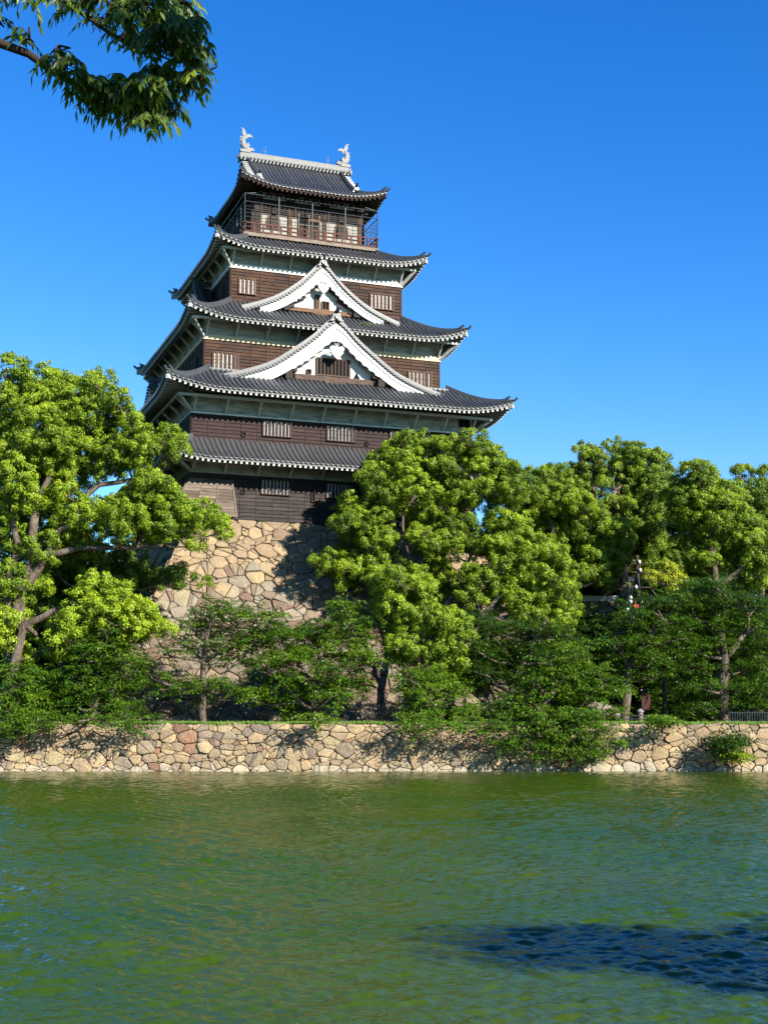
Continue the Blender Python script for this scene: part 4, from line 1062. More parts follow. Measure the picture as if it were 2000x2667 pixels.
# ------------------------------------------------------------------ the trees
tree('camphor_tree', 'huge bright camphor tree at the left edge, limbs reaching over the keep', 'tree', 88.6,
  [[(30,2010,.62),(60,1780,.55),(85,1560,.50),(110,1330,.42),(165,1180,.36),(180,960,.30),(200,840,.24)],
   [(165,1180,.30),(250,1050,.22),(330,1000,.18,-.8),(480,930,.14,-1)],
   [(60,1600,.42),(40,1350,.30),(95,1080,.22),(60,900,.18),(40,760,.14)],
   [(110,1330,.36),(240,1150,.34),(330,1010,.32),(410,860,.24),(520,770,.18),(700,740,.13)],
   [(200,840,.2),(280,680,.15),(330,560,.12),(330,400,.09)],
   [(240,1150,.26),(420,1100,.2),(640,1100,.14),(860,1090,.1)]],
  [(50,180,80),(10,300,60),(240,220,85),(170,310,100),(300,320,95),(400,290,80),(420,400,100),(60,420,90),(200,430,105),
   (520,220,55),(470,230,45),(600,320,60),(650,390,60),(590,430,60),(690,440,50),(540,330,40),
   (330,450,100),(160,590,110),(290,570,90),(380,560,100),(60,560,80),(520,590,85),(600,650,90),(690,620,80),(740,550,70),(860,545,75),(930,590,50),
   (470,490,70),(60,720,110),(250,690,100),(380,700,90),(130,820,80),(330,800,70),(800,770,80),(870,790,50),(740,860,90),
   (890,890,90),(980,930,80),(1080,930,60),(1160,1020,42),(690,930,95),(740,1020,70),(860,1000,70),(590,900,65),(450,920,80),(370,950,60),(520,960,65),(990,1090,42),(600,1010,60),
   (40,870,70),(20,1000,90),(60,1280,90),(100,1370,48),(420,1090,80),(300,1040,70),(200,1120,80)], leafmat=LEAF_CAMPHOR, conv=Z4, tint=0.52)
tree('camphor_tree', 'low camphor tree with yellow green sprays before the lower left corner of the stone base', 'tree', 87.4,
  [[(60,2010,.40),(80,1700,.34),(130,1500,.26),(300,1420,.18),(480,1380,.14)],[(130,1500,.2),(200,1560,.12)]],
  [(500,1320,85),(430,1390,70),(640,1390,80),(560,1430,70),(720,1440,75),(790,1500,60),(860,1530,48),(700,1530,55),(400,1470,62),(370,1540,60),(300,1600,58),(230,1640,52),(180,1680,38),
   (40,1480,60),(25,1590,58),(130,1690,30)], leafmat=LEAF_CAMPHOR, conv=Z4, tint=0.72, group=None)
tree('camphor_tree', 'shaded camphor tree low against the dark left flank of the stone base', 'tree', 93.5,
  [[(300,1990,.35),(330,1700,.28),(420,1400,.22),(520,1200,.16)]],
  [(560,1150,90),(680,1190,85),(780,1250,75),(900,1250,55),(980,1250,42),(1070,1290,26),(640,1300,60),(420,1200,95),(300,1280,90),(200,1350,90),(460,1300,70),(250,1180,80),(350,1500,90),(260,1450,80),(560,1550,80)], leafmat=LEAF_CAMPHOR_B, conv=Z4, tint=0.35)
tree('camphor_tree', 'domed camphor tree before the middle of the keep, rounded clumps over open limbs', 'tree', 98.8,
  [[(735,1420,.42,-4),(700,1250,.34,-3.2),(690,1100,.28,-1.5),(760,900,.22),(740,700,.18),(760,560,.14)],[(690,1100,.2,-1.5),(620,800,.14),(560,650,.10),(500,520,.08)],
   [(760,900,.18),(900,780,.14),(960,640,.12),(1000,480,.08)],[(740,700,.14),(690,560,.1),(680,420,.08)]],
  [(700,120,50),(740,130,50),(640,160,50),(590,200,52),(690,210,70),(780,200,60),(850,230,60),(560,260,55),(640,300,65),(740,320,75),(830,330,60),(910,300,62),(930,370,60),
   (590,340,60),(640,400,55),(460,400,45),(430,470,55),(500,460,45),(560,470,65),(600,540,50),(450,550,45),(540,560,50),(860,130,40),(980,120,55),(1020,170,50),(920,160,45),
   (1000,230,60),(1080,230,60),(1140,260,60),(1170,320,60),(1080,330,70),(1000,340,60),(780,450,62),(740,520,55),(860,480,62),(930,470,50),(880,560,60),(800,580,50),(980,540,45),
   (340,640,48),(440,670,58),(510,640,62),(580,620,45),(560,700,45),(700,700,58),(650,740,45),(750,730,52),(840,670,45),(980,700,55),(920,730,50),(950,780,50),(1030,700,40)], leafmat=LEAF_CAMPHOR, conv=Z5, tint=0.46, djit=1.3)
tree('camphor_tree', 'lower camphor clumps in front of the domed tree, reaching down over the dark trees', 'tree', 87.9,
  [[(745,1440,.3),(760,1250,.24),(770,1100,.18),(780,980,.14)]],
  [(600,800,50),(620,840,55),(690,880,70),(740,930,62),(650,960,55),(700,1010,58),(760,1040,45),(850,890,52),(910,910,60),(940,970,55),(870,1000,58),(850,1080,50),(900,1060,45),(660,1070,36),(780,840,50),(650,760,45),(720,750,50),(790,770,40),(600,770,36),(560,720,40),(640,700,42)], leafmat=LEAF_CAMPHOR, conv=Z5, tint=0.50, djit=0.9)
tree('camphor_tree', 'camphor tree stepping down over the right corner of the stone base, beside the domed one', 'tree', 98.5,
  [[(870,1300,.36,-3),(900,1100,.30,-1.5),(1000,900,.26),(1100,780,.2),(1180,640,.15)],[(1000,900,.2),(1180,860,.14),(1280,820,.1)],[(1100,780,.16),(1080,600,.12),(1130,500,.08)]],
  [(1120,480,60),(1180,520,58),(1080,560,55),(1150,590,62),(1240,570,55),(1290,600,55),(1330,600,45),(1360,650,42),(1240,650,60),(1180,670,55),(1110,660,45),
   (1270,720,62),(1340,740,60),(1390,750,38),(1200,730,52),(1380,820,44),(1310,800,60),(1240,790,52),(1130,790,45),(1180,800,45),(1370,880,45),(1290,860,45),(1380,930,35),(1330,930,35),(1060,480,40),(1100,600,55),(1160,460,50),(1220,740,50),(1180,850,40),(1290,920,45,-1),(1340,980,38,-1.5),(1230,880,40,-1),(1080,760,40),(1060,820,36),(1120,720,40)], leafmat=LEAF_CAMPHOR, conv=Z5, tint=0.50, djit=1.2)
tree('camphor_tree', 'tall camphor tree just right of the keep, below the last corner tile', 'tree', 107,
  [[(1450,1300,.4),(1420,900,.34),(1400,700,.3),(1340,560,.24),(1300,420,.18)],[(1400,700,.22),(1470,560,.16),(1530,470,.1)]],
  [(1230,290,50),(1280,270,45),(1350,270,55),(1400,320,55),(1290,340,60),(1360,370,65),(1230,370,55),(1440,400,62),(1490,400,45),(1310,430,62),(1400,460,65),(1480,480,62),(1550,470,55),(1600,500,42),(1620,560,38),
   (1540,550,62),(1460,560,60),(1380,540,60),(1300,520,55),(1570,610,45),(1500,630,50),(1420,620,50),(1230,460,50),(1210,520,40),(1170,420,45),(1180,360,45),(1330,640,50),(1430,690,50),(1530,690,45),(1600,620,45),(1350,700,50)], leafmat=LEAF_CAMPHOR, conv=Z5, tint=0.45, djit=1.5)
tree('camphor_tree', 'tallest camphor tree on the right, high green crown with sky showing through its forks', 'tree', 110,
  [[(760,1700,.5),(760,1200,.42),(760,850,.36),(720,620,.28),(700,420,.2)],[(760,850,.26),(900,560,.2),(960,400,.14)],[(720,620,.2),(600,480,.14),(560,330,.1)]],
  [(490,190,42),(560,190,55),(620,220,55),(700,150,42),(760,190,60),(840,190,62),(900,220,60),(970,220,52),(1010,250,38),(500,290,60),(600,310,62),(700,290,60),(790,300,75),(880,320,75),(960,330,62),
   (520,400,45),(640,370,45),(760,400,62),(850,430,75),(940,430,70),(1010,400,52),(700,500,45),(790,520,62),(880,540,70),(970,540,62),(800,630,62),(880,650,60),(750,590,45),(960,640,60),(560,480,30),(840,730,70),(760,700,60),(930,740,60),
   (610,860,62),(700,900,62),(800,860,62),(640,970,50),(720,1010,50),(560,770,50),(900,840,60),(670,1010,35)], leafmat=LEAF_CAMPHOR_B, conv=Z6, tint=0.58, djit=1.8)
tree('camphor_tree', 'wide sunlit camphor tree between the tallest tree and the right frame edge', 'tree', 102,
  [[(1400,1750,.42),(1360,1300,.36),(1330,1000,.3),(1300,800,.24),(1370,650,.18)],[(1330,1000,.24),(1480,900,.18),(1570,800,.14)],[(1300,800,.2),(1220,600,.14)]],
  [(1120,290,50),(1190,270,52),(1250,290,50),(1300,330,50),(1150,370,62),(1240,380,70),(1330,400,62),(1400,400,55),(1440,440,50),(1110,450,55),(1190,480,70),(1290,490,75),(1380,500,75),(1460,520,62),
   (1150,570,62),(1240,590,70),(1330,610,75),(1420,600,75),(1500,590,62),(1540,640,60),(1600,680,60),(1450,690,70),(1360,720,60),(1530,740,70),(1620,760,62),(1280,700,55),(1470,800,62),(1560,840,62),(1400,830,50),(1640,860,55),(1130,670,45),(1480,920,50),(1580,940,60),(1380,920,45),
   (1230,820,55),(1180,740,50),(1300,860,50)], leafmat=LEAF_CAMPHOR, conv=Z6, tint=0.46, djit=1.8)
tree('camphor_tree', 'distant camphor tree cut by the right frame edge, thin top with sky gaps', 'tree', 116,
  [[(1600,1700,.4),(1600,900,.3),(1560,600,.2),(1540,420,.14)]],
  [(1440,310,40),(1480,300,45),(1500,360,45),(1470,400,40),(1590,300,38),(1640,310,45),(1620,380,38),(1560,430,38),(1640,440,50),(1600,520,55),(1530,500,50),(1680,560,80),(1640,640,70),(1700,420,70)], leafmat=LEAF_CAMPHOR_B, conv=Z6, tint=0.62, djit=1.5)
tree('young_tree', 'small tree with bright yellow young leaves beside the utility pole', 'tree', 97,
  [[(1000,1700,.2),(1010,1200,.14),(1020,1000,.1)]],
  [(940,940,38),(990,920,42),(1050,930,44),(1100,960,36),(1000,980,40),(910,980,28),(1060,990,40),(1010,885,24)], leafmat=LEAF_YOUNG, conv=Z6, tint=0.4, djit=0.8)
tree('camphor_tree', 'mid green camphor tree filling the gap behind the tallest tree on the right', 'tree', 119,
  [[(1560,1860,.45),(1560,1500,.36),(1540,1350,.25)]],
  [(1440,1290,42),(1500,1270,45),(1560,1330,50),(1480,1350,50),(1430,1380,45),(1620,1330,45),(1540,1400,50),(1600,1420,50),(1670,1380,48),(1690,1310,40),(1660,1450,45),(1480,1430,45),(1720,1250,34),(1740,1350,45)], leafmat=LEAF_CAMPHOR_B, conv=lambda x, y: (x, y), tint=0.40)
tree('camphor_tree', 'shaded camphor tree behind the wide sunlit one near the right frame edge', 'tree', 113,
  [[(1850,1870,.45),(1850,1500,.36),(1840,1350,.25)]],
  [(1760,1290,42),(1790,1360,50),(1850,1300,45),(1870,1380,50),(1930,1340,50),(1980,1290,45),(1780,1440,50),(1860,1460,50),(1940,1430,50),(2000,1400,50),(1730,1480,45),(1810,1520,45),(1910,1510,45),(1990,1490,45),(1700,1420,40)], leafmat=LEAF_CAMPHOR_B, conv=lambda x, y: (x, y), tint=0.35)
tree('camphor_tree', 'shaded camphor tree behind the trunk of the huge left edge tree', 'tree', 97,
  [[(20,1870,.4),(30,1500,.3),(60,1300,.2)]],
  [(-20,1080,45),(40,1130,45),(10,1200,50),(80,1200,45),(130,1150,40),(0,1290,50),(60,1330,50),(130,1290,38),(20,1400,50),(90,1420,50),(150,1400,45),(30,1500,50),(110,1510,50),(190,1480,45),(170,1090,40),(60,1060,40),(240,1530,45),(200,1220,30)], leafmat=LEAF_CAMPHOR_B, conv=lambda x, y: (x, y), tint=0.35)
# dark trees over the moat wall
def dark(label, D, trunk, lobes, conv, **k):
    return tree('cherry_tree', label, 'tree', D-0.7, trunk, lobes, 'spray', k.pop('leafmat', LEAF_CHERRY), GH, conv=conv, djit=k.pop('djit', 1.0), flatz=0.62, twigs=3, **k)
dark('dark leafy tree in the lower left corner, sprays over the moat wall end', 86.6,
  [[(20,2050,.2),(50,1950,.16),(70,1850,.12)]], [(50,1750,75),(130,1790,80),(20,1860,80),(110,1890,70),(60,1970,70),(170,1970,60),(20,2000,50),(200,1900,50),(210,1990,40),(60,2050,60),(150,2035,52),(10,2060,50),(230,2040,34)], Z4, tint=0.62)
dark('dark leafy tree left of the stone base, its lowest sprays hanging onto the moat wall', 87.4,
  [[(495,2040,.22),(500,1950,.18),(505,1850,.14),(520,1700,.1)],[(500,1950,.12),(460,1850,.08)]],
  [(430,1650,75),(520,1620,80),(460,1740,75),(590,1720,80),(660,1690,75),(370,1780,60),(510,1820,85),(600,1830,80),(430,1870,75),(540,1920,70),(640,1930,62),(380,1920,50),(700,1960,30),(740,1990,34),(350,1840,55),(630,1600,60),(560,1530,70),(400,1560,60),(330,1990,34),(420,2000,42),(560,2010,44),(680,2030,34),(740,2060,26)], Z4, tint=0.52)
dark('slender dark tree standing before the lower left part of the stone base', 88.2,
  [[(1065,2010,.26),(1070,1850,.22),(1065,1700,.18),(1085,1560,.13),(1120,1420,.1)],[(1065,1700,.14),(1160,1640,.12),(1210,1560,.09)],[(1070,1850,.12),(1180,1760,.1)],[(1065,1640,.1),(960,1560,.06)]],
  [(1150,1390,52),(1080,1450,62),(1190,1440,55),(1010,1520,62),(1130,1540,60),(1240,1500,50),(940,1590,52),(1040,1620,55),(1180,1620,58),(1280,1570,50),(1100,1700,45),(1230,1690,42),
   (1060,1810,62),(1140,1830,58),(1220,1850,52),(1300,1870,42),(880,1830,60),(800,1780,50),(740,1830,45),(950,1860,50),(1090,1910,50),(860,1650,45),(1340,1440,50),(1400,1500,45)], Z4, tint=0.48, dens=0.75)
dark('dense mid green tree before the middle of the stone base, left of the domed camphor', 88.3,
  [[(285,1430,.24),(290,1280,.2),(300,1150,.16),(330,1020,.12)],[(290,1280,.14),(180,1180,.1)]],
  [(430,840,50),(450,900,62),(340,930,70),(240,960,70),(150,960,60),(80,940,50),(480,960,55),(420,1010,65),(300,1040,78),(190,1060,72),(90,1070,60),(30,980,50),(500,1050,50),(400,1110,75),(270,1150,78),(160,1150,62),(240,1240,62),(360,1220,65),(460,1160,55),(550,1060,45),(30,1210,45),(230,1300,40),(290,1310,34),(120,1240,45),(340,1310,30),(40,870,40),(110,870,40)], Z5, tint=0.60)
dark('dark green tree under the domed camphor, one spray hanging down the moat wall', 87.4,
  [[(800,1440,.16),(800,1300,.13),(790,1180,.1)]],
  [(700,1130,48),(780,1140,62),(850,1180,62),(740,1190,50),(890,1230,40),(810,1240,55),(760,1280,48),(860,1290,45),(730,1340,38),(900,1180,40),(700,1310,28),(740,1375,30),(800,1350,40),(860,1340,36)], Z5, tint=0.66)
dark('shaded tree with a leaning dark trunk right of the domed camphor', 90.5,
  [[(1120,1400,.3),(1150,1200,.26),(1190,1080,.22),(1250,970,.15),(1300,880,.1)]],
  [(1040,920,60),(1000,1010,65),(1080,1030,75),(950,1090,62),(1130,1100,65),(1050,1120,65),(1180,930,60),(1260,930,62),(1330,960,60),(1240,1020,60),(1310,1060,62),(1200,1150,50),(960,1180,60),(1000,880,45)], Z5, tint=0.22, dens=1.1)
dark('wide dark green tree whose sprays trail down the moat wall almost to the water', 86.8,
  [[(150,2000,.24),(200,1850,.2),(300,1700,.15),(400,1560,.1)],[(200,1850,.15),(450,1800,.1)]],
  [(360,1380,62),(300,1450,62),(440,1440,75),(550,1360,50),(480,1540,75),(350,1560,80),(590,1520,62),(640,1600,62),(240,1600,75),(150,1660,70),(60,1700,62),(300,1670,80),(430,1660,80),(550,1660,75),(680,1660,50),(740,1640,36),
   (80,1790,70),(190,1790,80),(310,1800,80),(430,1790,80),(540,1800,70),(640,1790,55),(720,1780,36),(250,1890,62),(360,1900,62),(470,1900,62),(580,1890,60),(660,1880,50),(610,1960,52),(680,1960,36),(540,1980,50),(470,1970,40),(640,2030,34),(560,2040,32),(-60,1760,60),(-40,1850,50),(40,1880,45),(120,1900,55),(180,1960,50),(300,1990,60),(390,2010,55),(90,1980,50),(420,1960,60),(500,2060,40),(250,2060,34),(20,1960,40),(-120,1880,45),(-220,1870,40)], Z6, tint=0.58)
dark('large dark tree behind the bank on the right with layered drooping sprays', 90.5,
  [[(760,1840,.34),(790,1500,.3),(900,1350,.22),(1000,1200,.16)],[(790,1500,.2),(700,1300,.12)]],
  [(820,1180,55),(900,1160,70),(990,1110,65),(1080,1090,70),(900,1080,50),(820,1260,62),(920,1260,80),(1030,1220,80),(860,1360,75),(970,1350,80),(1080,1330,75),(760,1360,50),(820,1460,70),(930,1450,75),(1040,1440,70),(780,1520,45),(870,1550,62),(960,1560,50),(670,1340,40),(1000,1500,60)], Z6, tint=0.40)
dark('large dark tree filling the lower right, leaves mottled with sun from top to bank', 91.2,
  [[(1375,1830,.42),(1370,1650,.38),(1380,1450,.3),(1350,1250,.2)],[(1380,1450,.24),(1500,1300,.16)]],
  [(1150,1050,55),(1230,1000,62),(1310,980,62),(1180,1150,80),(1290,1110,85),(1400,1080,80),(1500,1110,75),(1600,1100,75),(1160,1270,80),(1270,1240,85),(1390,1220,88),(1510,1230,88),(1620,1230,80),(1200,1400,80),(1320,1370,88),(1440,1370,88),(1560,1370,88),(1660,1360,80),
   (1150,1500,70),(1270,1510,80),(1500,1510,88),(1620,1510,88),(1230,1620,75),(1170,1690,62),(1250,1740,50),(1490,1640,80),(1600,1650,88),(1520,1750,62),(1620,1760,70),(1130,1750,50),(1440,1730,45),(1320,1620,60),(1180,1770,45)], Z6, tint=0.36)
# low plants
def bush(label, D, px, py, r, leafmat, n_l=5, conv=None, style='spray', tint=0.5, z0=BANK_Z, name='shrub', cat='shrub'):
    lobes = [(px+RNG.uniform(-.6,.6)*r, py+RNG.uniform(-.4,.4)*r, r*RNG.uniform(.5,.7), RNG.uniform(-.3,.3)) for _ in range(n_l)]
    return tree(name, label, cat, D, [[(px, py+r*1.2, .05), (px, py, .03)]], lobes, style, leafmat, tint=tint, flatz=0.8, twigs=2, ground=z0)
bush('small bright green shrub on the wall top right of the wide trailing tree', 85.9, 1727, 1880, 22, LEAF_CHERRY, tint=0.8)
bush('dark shrub growing out of the face of the moat wall near its right end', 84.75, 1892, 1935, 36, LEAF_CHERRY, 7, tint=0.25, z0=0.9)
bush('pale green weeds rooted low in the moat wall below the hanging shrub', 84.8, 1905, 1968, 17, LEAF_CAMPHOR, 4, tint=0.9, z0=0.4, name='weed_clump', cat='weeds')
bush('low green shrub on the bank behind the middle of the moat wall', 86.4, 1222, 1855, 30, LEAF_CHERRY, 5, tint=0.75)
bush('dull yellow green bush on the bank beside the left end of the stone base', 89.5, 165, 1800, 46, LEAF_CAMPHOR, 8, tint=0.45)
# leafless bush
b = MB(); p0 = np.array(at(985, 1868, 87.0)); root = (float(p0[0]), 87.0, BANK_Z)
for i in range(34):
    a = RNG.uniform(-1.2, 1.5); ln = RNG.uniform(0.8, 2.6); q = np.array(root); path = [q.copy()]; d = np.array([math.sin(a), RNG.uniform(-.4, .4), math.cos(a)])
    for k in range(4): q = q+d*ln/4; path.append(q.copy()); d = unit((d+RNG.normal(0, .22, 3))[None])[0]
    b.tube(path, [0.035, 0.028, 0.02, 0.013, 0.007], 4)
    b.tube([path[2], path[2]+(d+RNG.normal(0, .5, 3))*0.5], [0.014, 0.005], 4)
b.v = [(x-root[0], y-root[1], z-root[2]) for x, y, z in b.v]
tw = b.build('bare_bush', flat('grey_twigs', (0.05,0.042,0.034), 0.9)); tw.location = root
tag(tw, 'leafless grey twiggy bush at the foot of the stone base under the domed camphor', 'bush')
# grass along the top of the wall
n = 42000
C = np.stack([RNG.uniform(-27, 28, n), BANK_Y+0.55+RNG.beta(1, 2.2, n)*3.2, np.full(n, BANK_Z-0.08)], 1)
C[:9000,1] = BANK_Y+RNG.uniform(.38, .62, 9000); C[:9000,2] = BANK_Z-RNG.uniform(-.02, .16, 9000)*(np.sin(C[:9000,0]*1.7)+np.sin(C[:9000,0]*.6+1) > 0.2)
leaf_object('grass', C, unit(np.array([0, 0, 1.0])+RNG.normal(0, .35, (n, 3))), unit(np.array([0.2, -1, 0.3])+RNG.normal(0, .5, (n, 3))), RNG.uniform(.07, .24, n), RNG.uniform(.02, .05, n), RNG.normal(.5, .2, n), LEAF_GRASS, None, (0, BANK_Y, BANK_Z))
tag(bpy.data.objects['grass'], kind='stuff')
# the far wood behind everything
lob = []
for i in range(60):
    x = -60+i*2.3+RNG.uniform(-1, 1)
    for _ in range(3 if x > 8 else 2):
        r = RNG.uniform(2.6, 4.2); y = RNG.uniform(128, 142); z = RNG.uniform(3, 19 if x > 8 else 13)
        lob.append((np.array([x, y, z]), (r, r, r*0.85)))
C, A, N, T = puff_leaves(lob, 0.9, dens=0.42, tint=0.3); n = len(C)
wd = leaf_object('woodland', C, A, N, RNG.uniform(.32, .5, n), RNG.uniform(.16, .26, n), T, LEAF_CAMPHOR_B, None, (0, 135, BANK_Z))
tag(wd, kind='stuff')

# shaded undergrowth closing the gaps under the tall trees
lob = []
for i in range(190):
    if i % 3: px = RNG.uniform(1430, 2060); py = RNG.uniform(1610 if px < 1660 else 1570, 1878)
    else: px = RNG.uniform(-60, 300); py = RNG.uniform(1500, 1860)
    dd = RNG.uniform(99, 107) if px > 1400 else RNG.uniform(96, 106); r = RNG.uniform(1.2, 2.0); lob.append((at(px, py, dd), (r, r, r*.8)))
C, A, N, T = spray_leaves(lob, dens=0.55, tint=0.2); n = len(C)
tag(leaf_object('undergrowth', C, A, N, RNG.uniform(.2, .32, n), RNG.uniform(.1, .15, n), T, LEAF_CHERRY, None, (0, 102, BANK_Z)), kind='stuff')

def tuft(label, x, y, z, r, m, tint):
    wx, wy, _ = c2w(x, y); root = (wx, wy, z-r*.6); e = empty('weed_clump', root); tag(e, label, 'weeds')
    C, A, N, T = spray_leaves([(np.array([wx, wy, z]), (r, r, r*.8))], dens=0.4, tint=tint); n = len(C); keep = RNG.random(n) < 0.5
    n = int(keep.sum()); leaf_object('leaves', C[keep]*0.5+np.array([wx, wy, z])*0.5, A[keep], N[keep], RNG.uniform(.12, .3, n), RNG.uniform(.03, .06, n), T[keep], m, e, root)
tuft('weeds sprouting from the tiles beside the gable on the left flank of the keep', -12.9, -3.4, 30.3, 0.8, LEAF_GRASS, 0.1)
tuft('small weeds rooted where the large white gable meets the right of the third storey wall', 9.6, -10.0, 30.6, 0.45, LEAF_GRASS, 0.1)
tuft('patch of weeds on the middle roof tiles right of the smaller gable', 3.4, -9.6, 35.75, 0.4, LEAF_GRASS, 0.4)
# ------------------------------------------------------------------ things behind the bank on the right
def world_part(b, name, m, root, loc, smooth=False):
    b.v = [(x-loc[0], y-loc[1], z-loc[2]) for x, y, z in b.v]
    return b.build(name, m, root, smooth=smooth)
# utility pole
D = 93.0; top_ = at(1658, 1446, D); loc = (top_[0]+0.2, D, BANK_Z)
pole = empty('utility_pole', loc); tag(pole, 'dark utility pole with pale insulators and a small red sign between the right hand trees', 'utility pole')
b = MB(); b.tube([(loc[0], D, BANK_Z-0.3), (top_[0], D, top_[2])], [0.17, 0.11], 10); world_part(b, 'mast', WOOD_DK, pole, loc, True)
for py, w in ((1468, .9), (1490, .9), (1530, 1.3), (1560, 1.6)):
    z = at(1658, py, D)[2]; b = MB(); b.box(top_[0]-w*.5, top_[0]+w*.7, D-0.16, D-0.08, z-0.05, z+0.05); world_part(b, 'crossarm', WOOD_DK, pole, loc)
for px, py in ((1663,1463),(1665,1484),(1641,1556),(1641,1567),(1668,1567),(1674,1581),(1632,1586),(1654,1528)):
    p = at(px, py, D); b = MB(); b.tube([(p[0], D-0.2, p[2]-0.14), (p[0], D-0.2, p[2]-0.02), (p[0], D-0.2, p[2]+0.10)], [0.06, 0.11, 0.04], 8); world_part(b, 'insulator', PAPER, pole, loc)
for dx in (-0.55, -0.35, 0.30):
    p = at(1655, 1500, D); q = at(1652, 1600, D); b = MB(); b.tube([(p[0]+dx*.3, D-0.15, p[2]), (p[0]+dx, D-0.15, (p[2]+q[2])/2), (q[0]+dx, D-0.15, q[2])], 0.02, 5); world_part(b, 'cable', STEEL, pole, loc)
p = at(1655, 1579, D); b = MB(); b.box(p[0]-0.16, p[0]+0.16, D-0.22, D-0.19, p[2]-0.12, p[2]+0.12); world_part(b, 'sign_plate', flat('red_sign_paint', (0.45,0.05,0.035), 0.5), pole, loc)
# wires leaving to the right
for k, (pa, pb) in enumerate((((1880,1541),(2000,1558)), ((1955,1584),(2000,1592)), ((1950,1650),(2000,1655)))):
    P_, Q_ = at(*pa, 89.0), at(*pb, 88.0); s = (Q_-P_)/np.linalg.norm(Q_-P_); A_ = at(1660, [1503, 1540, 1600][k], D); E_ = Q_+s*14
    pts = [A_]; 
    for f in np.linspace(0.25, 0.75, 3): pts.append(A_*(1-f)+P_*f+np.array([0, 0, -0.25*math.sin(math.pi*f)]))
    pts += [P_, Q_, E_]; b = MB(); b.tube(pts, 0.022, 5); o_ = b.build('overhead_wire', STEEL, None, origin=tuple(map(float, A_)))
    tag(o_, ['uppermost', 'middle', 'lowest'][k]+' of the three dark wires crossing the foliage at the right frame edge', 'overhead wire')
# low dark boarded wall with a white plaster strip on a stone terrace
D = 112.0; a_ = at(1440, 1562, D); c_ = at(1640, 1568, D); zt_ = at(1500, 1530, D)[2]
loc = ((a_[0]+c_[0])/2, D, BANK_Z); wl_ = empty('boundary_wall', loc); tag(wl_, 'low dark boarded wall with a white plaster strip, half hidden between the right hand trees', 'wall')
b = MB(); n = 14
for i in range(n): 
    x0 = a_[0]+(c_[0]-a_[0])*i/n; b.box(x0, x0+(c_[0]-a_[0])/n-0.03, D, D+0.25, a_[2]+0.35, zt_+0.5, 0, random.random())
world_part(b, 'boarding', PLANK_DARK, wl_, loc)
b = MB(); b.box(a_[0], c_[0], D-0.06, D+0.3, a_[2]-0.12, a_[2]+0.33); world_part(b, 'plaster_strip', WHITE, wl_, loc)
b = MB(); b.prism([(a_[0]-.3, D-0.5, zt_+0.5), (a_[0]-.3, D+0.12, zt_+0.95), (a_[0]-.3, D+0.8, zt_+0.5)], (c_[0]-a_[0]+.6, 0, 0)); world_part(b, 'roof', TILE, wl_, loc)
vs, fs, cols = [], [], []
polys, rg = stones(a_[0]-3, c_[0]+0.5, (a_[2]-BANK_Z), 1.0, 21)
lay_stones(vs, fs, cols, polys, rg, lambda u, h, e: (u, D-0.4-(a_[2]-BANK_Z-h)*0.35-e, BANK_Z-0.12+h), lambda u, h, rg: pick(rg, [(3, (0.24,0.2,0.15)), (2, (0.3,0.26,0.2)), (1, (0.2,0.14,0.11))]))
b0 = len(vs); H_ = a_[2]-BANK_Z
vs += [(a_[0]-3, D-0.3-H_*.35, BANK_Z-0.2), (c_[0]+0.5, D-0.3-H_*.35, BANK_Z-0.2), (c_[0]+0.5, D-0.2, a_[2]-0.13), (a_[0]-3, D-0.2, a_[2]-0.13), (a_[0]-3, D+8, a_[2]-0.13), (c_[0]+0.5, D+8, a_[2]-0.13)]
fs += [(b0,b0+1,b0+2,b0+3), (b0+3,b0+2,b0+5,b0+4)]; cols += [(0.05,0.045,0.035)]*2
ter = stone_mesh('stone_terrace', vs, fs, cols, origin=loc); tag(ter, 'shaded stone terrace carrying the low boarded wall right of the stone base', 'terrace')
# boulders by the end of the stone base
def rock(px, py, D, r, label, col):
    c = at(px, py, D); b = MB(); bm_v = []; 
    t = (1+5**.5)/2; V = [(-1,t,0),(1,t,0),(-1,-t,0),(1,-t,0),(0,-1,t),(0,1,t),(0,-1,-t),(0,1,-t),(t,0,-1),(t,0,1),(-t,0,-1),(-t,0,1)]
    Fc = [(0,11,5),(0,5,1),(0,1,7),(0,7,10),(0,10,11),(1,5,9),(5,11,4),(11,10,2),(10,7,6),(7,1,8),(3,9,4),(3,4,2),(3,2,6),(3,6,8),(3,8,9),(4,9,5),(2,4,11),(6,2,10),(8,6,7),(9,8,1)]
    vs = []; fs = []
    for f in Fc:
        p = [np.array(V[i], float) for i in f]; m_ = [(p[0]+p[1])/2, (p[1]+p[2])/2, (p[2]+p[0])/2]; b_ = len(vs)
        for q in p+m_:
            q = q/np.linalg.norm(q); k = 1+0.16*math.sin(q[0]*3.1+px)+0.13*math.cos(q[1]*4.3+py)+0.1*math.sin(q[2]*6+px*.3); vs.append((float(c[0]+q[0]*r*1.25*k), float(D+q[1]*r*k), float(max(BANK_Z-0.2, c[2]+q[2]*r*0.85*k))))
        fs += [(b_,b_+3,b_+5),(b_+3,b_+1,b_+4),(b_+5,b_+4,b_+2),(b_+3,b_+4,b_+5)]
    o_ = stone_mesh('boulder', vs, fs, [col]*len(fs), origin=(float(c[0]), D, BANK_Z)); tag(o_, label, 'boulder', None)
rock(1568, 1852, 90.3, 0.78, 'larger pale boulder lying at the right foot of the stone base', (0.27,0.22,0.165))
rock(1604, 1860, 89.8, 0.36, 'small pale pointed boulder beside the larger one on the bank', (0.32,0.27,0.19))
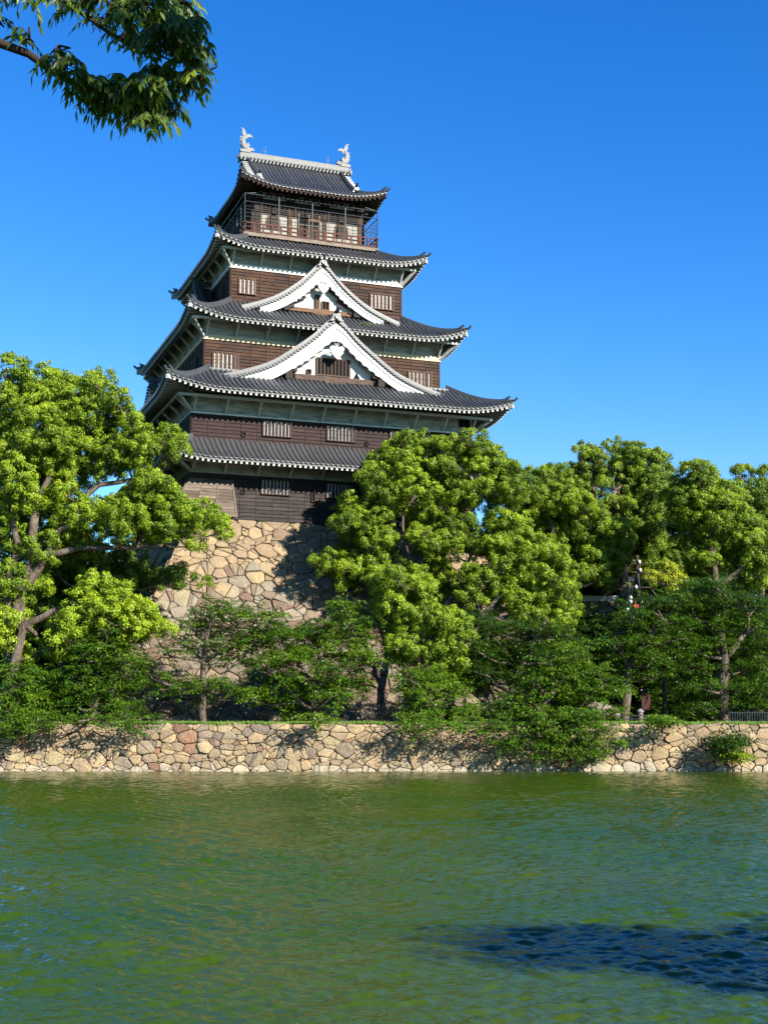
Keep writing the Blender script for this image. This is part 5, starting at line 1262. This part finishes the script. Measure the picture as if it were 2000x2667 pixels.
# bollard, red banner, rails
loc = tuple(map(float, at(1667, 1870, 89.5))); loc = (loc[0], 89.5, BANK_Z); post = empty('stone_post', loc); tag(post, 'short pale stone post in the deep shade behind the bank rail', 'post')
b = MB(); b.tube([(loc[0],89.5,BANK_Z-.1),(loc[0],89.5,BANK_Z+.75)], [.2,.19], 12); world_part(b, 'shaft', flat('worn_stone', (0.13,0.11,0.10), 0.8), post, loc)
b = MB(); b.tube([(loc[0],89.5,BANK_Z+.75),(loc[0],89.5,BANK_Z+.82),(loc[0],89.5,BANK_Z+.95)], [.24,.23,.05], 12); world_part(b, 'cap', flat('pale_cap', (0.2,0.18,0.17), 0.7), post, loc)
loc = (float(at(1682, 1835, 91)[0]), 91.0, BANK_Z); ban = empty('banner_stand', loc); tag(ban, 'narrow dark red banner on a thin pole in the dark gap under the trees', 'banner')
b = MB(); b.tube([(loc[0]-.28,91,BANK_Z),(loc[0]-.28,91,BANK_Z+2.3)], .025, 6); b.tube([(loc[0]-.28,91,BANK_Z+2.25),(loc[0]+.35,91,BANK_Z+2.25)], .02, 6); world_part(b, 'pole', STEEL, ban, loc)
b = MB(); b.box(loc[0]-.24, loc[0]+.30, 90.99, 91.01, BANK_Z+.9, BANK_Z+1.9); world_part(b, 'cloth', flat('dark_red_cloth', (0.05,0.011,0.010), 0.8), ban, loc)  # red base colour of the cloth set very dark
def rail(name, label, x0, x1, D, h, pitch_, bars):
    loc = (x0, D, BANK_Z); e = empty(name, loc); tag(e, label, 'fence'); b = MB(); n = int((x1-x0)/pitch_)
    for i in range(n+1): b.tube([(x0+i*pitch_, D, BANK_Z-.1), (x0+i*pitch_, D, BANK_Z+h)], 0.028, 6)
    world_part(b, 'pickets', STEEL, e, loc)
    for z in bars:
        b = MB(); b.tube([(x0-.1, D, BANK_Z+z), (x1+.1, D, BANK_Z+z)], 0.03, 6); world_part(b, 'rail', STEEL, e, loc)
rail('low_fence', 'low dark rail fence along the bank edge in the shade below the red banner', float(at(1600,1870,88)[0]), float(at(1740,1870,88)[0]), 88.0, 0.55, 1.1, (0.5, 0.28))
rail('iron_fence', 'dark iron picket fence on the bank near the right frame edge', float(at(1900,1870,88.3)[0]), float(at(2060,1870,88.3)[0]), 88.3, 0.75, 0.16, (0.68, 0.12))

# ------------------------------------------------------------------ the near bank: overhanging limb on the left, shade tree on the right
def near_tree(name, label, trunk, limbs, ground, sprays):
    root = tuple(map(float, (*trunk[0][0][:2], ground))); e = empty(name, root); tag(e, label, 'tree')
    b = MB(); b.tube([p for p, r in trunk], [r for p, r in trunk], 12)
    for lm in limbs: b.tube([p for p, r in lm], [r*(0.72 if k_ > 1 else 1) for k_, (p, r) in enumerate(lm)], 8)
    twigs = []
    Cs, As, Ns, Ts = [], [], [], []
    for (c, Rv, n) in sprays:
        for _ in range(n):
            # a pinnate leaf: curved stalk with paired drooping leaflets
            d = sph(1)[0]; p = np.array(c)+d*np.array(Rv)*RNG.uniform(0.2, 1.0)
            h = d*np.array([1, 1, .2])+sph(1)[0]*.6; h[2] = h[2]*.3+0.1; h = h/np.linalg.norm(h); k = int(RNG.integers(4, 7)); ln = RNG.uniform(.09, .16)
            side = np.cross(h, [0, 0, 1.0]); side /= np.linalg.norm(side)+1e-9; tt = RNG.normal(.38, .16)+(.18 if d[2] > .3 else 0)+max(0, (p[0]-np.array(c)[0]))*.25  # upper and right-hand leaves tinted lighter, painting their sunny side
            st = []
            for j in range(k+1):
                f = j/k; q = p+h*ln*f+np.array([0, 0, .05*f-.14*f*f]); st.append(q)
                for sg in ((-1, 1) if 0 < j < k else (0,)):
                    if j == 0: continue
                    a = h*.45+side*sg*.6+np.array([0, 0, -.95])+RNG.normal(0, .16, 3)
                    Cs.append(q); As.append(a); Ns.append(h*.5+np.array([0, -0.4, .6])+RNG.normal(0, .4, 3)); Ts.append(tt+RNG.normal(0, .1))
            b.tube(st, [.0035, .003, .0025, .002, .002, .002, .002, .002][:k+1] if False else [.003]*(k+1), 3, cap=False)
    for (c, Rv, n) in sprays:      # twigs through each spray
        for _ in range(3):
            d = sph(1)[0]; b.tube([np.array(c)-d*np.array(Rv)*.3, np.array(c)+RNG.normal(0, .04, 3), np.array(c)+d*np.array(Rv)*.8], [.009, .007, .003], 4)
    b.v = [(x-root[0], y-root[1], z-root[2]) for x, y, z in b.v]; b.build('trunk', BARK_DK, e, smooth=True)
    n = len(Cs); L = RNG.uniform(.058, .088, n)
    C = np.array(Cs); A = unit(np.array(As)); N = unit(np.array(Ns)); S = unit(np.cross(A, N)); N = np.cross(S, A)
    V = np.empty((n, 6, 3)); L = L[:,None]; W = L*RNG.uniform(.26, .34, (n, 1)); C = C-np.array(root)
    V[:,0] = C; V[:,1] = C+A*L*.22+S*W*.42; V[:,2] = C+A*L*.5+S*W*.5-N*L*.03; V[:,3] = C+A*L-N*L*.14; V[:,4] = C+A*L*.5-S*W*.5-N*L*.03; V[:,5] = C+A*L*.22-S*W*.42
    me = bpy.data.meshes.new('crown'); me.from_pydata(V.reshape(-1, 3).tolist(), [], [tuple(range(6*i, 6*i+6)) for i in range(n)]); me.materials.append(LEAF_NEAR)
    at_ = me.attributes.new('tint', 'FLOAT', 'FACE'); at_.data.foreach_set('value', np.clip(Ts, 0, 1).astype(np.float32)); me.update()
    o_ = bpy.data.objects.new('crown', me); SC.collection.objects.link(o_); o_.parent = e
    return e
D8 = 8.0
def q(px, py, d=0.0): return at(px, py, D8+d)
t0_ = np.array([-6.4, 3.6, 1.5])
trunk = [(t0_, .26), (t0_+[.1, .2, 2.0], .21), (t0_+[.35, .7, 3.6], .17), (t0_+[.4, 1.4, 5.6], .12), (t0_+[.2, 2.0, 7.4], .06)]
fork = trunk[2][0]
l1 = [(fork, .11), (np.array([-4.6, 6.6, 6.05]), .075), (q(-60, 95), .050), (q(0, 112), .042), (q(75, 140), .036), (q(150, 195), .030), (q(230, 235), .024), (q(310, 245, .1), .018), (q(400, 235, .2), .013), (q(440, 290, .2), .008)]
l2 = [(trunk[3][0], .07), (np.array([-3.9, 7.2, 7.9]), .045), (q(120, -40), .030), (q(165, 5), .024), (q(230, 45), .020), (q(290, 90), .016), (q(380, 125), .012), (q(460, 165), .009), (q(510, 130), .006)]
l3 = [(q(352, 112), .010), (q(375, 90), .008), (q(390, 30), .007), (q(330, -10), .006)]
l4 = [(trunk[3][0], .05), (np.array([-3.6, 7.6, 8.2]), .03), (q(260, -60), .018), (q(420, -10), .01)]
px_sprays = [(150,170,22,14),(165,145,20,10),(185,195,30,26),(215,220,36,38),(250,250,40,46),(285,250,42,46),(285,285,34,34),(330,270,44,54),(340,235,40,44),(370,300,40,46),(395,250,40,44),(400,330,24,22),(400,300,34,36),(430,280,38,36),(440,225,40,40),(470,220,40,36),
  (500,190,30,24),(500,160,32,22),(525,155,16,12),(535,215,18,14),(455,320,20,12),(420,200,24,16),(360,150,16,7),(60,125,10,3),(85,122,8,3),
  (90,10,26,16),(60,-5,24,12),(130,5,26,16),(170,25,20,14),(195,35,18,10),(255,80,14,7),(275,90,12,6),(330,110,18,9),(330,130,12,5),(240,10,40,26),(300,20,44,34),(350,40,44,40),(400,30,44,44),(450,50,44,48),(480,25,36,34),(430,85,44,50),(460,100,44,52),(500,90,36,30),(525,82,18,14),(420,120,30,26),(480,130,30,26),(340,70,26,20),(310,50,24,16),(0,70,14,7),(-10,55,14,5),(470,-5,40,30),(390,-10,40,24)]
sprays = [(q(x-8, y-24, RNG.uniform(-.25, .35)), (r/F*D8*.55, r/F*D8*1.2, r/F*D8*.42), max(2, int(n*0.44))) for x, y, r, n in px_sprays]
for i in range(16):       # the canopy overhead, out of the frame, that keeps the lower limb in shade
    c = q(RNG.uniform(150, 400), RNG.uniform(235, 330), RNG.uniform(-.2, .3))+np.array(sdir)*RNG.uniform(3.0, 4.4); sprays.append((c, (.38, .38, .25), 16))
l5 = [(trunk[3][0], .08), (np.array([-3.4, 4.6, 9.0]), .06), (np.array([-1.0, 5.6, 9.9]), .045), (np.array([1.2, 6.0, 9.6]), .025)]
near_tree('overhanging_tree', 'nearby tree whose drooping pinnate leaves and dark limb hang into the top left corner', trunk, [l1, l2, l3, l4, l5], 1.6, sprays)
# tree on the near bank outside the frame on the right: its crown shades the water
tr = [((18.0, 3.0, 1.3), .4), ((17.8, 3.6, 4.0), .33), ((17.5, 4.6, 6.2), .26), ((17.8, 6.0, 8.2), .15)]
sh_l = []
for i in range(95):
    u = RNG.beta(1.5, 1.1); v = RNG.normal(0, .5); s_pt = np.array([1.2+6.2*u, 19.9-1.9*u+v*(1.1+2.6*u)]); hgt = RNG.uniform(6.5, 9.5)
    sh_l.append((np.array([s_pt[0]+sdir.x/sdir.z*hgt, s_pt[1]+sdir.y/sdir.z*hgt, hgt]), tuple([RNG.uniform(.3, .75)]*2+[.45])))
root = (18.0, 3.0, 1.6); e = empty('shade_tree', root); tag(e, 'leafy tree on the near bank beyond the right frame edge, shading the water', 'tree')
w = grow_wood([[(np.array(p), r) for p, r in tr]], sh_l, twigs=2); w.v = [(a-root[0], b-root[1], c-root[2]) for a, b, c in w.v]; w.build('trunk', BARK, e, smooth=True)
C, A, N, T = puff_leaves(sh_l, 0.4, dens=0.085, tint=0.5); n = len(C); leaf_object('crown', C, A, N, np.full(n, .2), np.full(n, .1), T, LEAF_CAMPHOR, e, root)
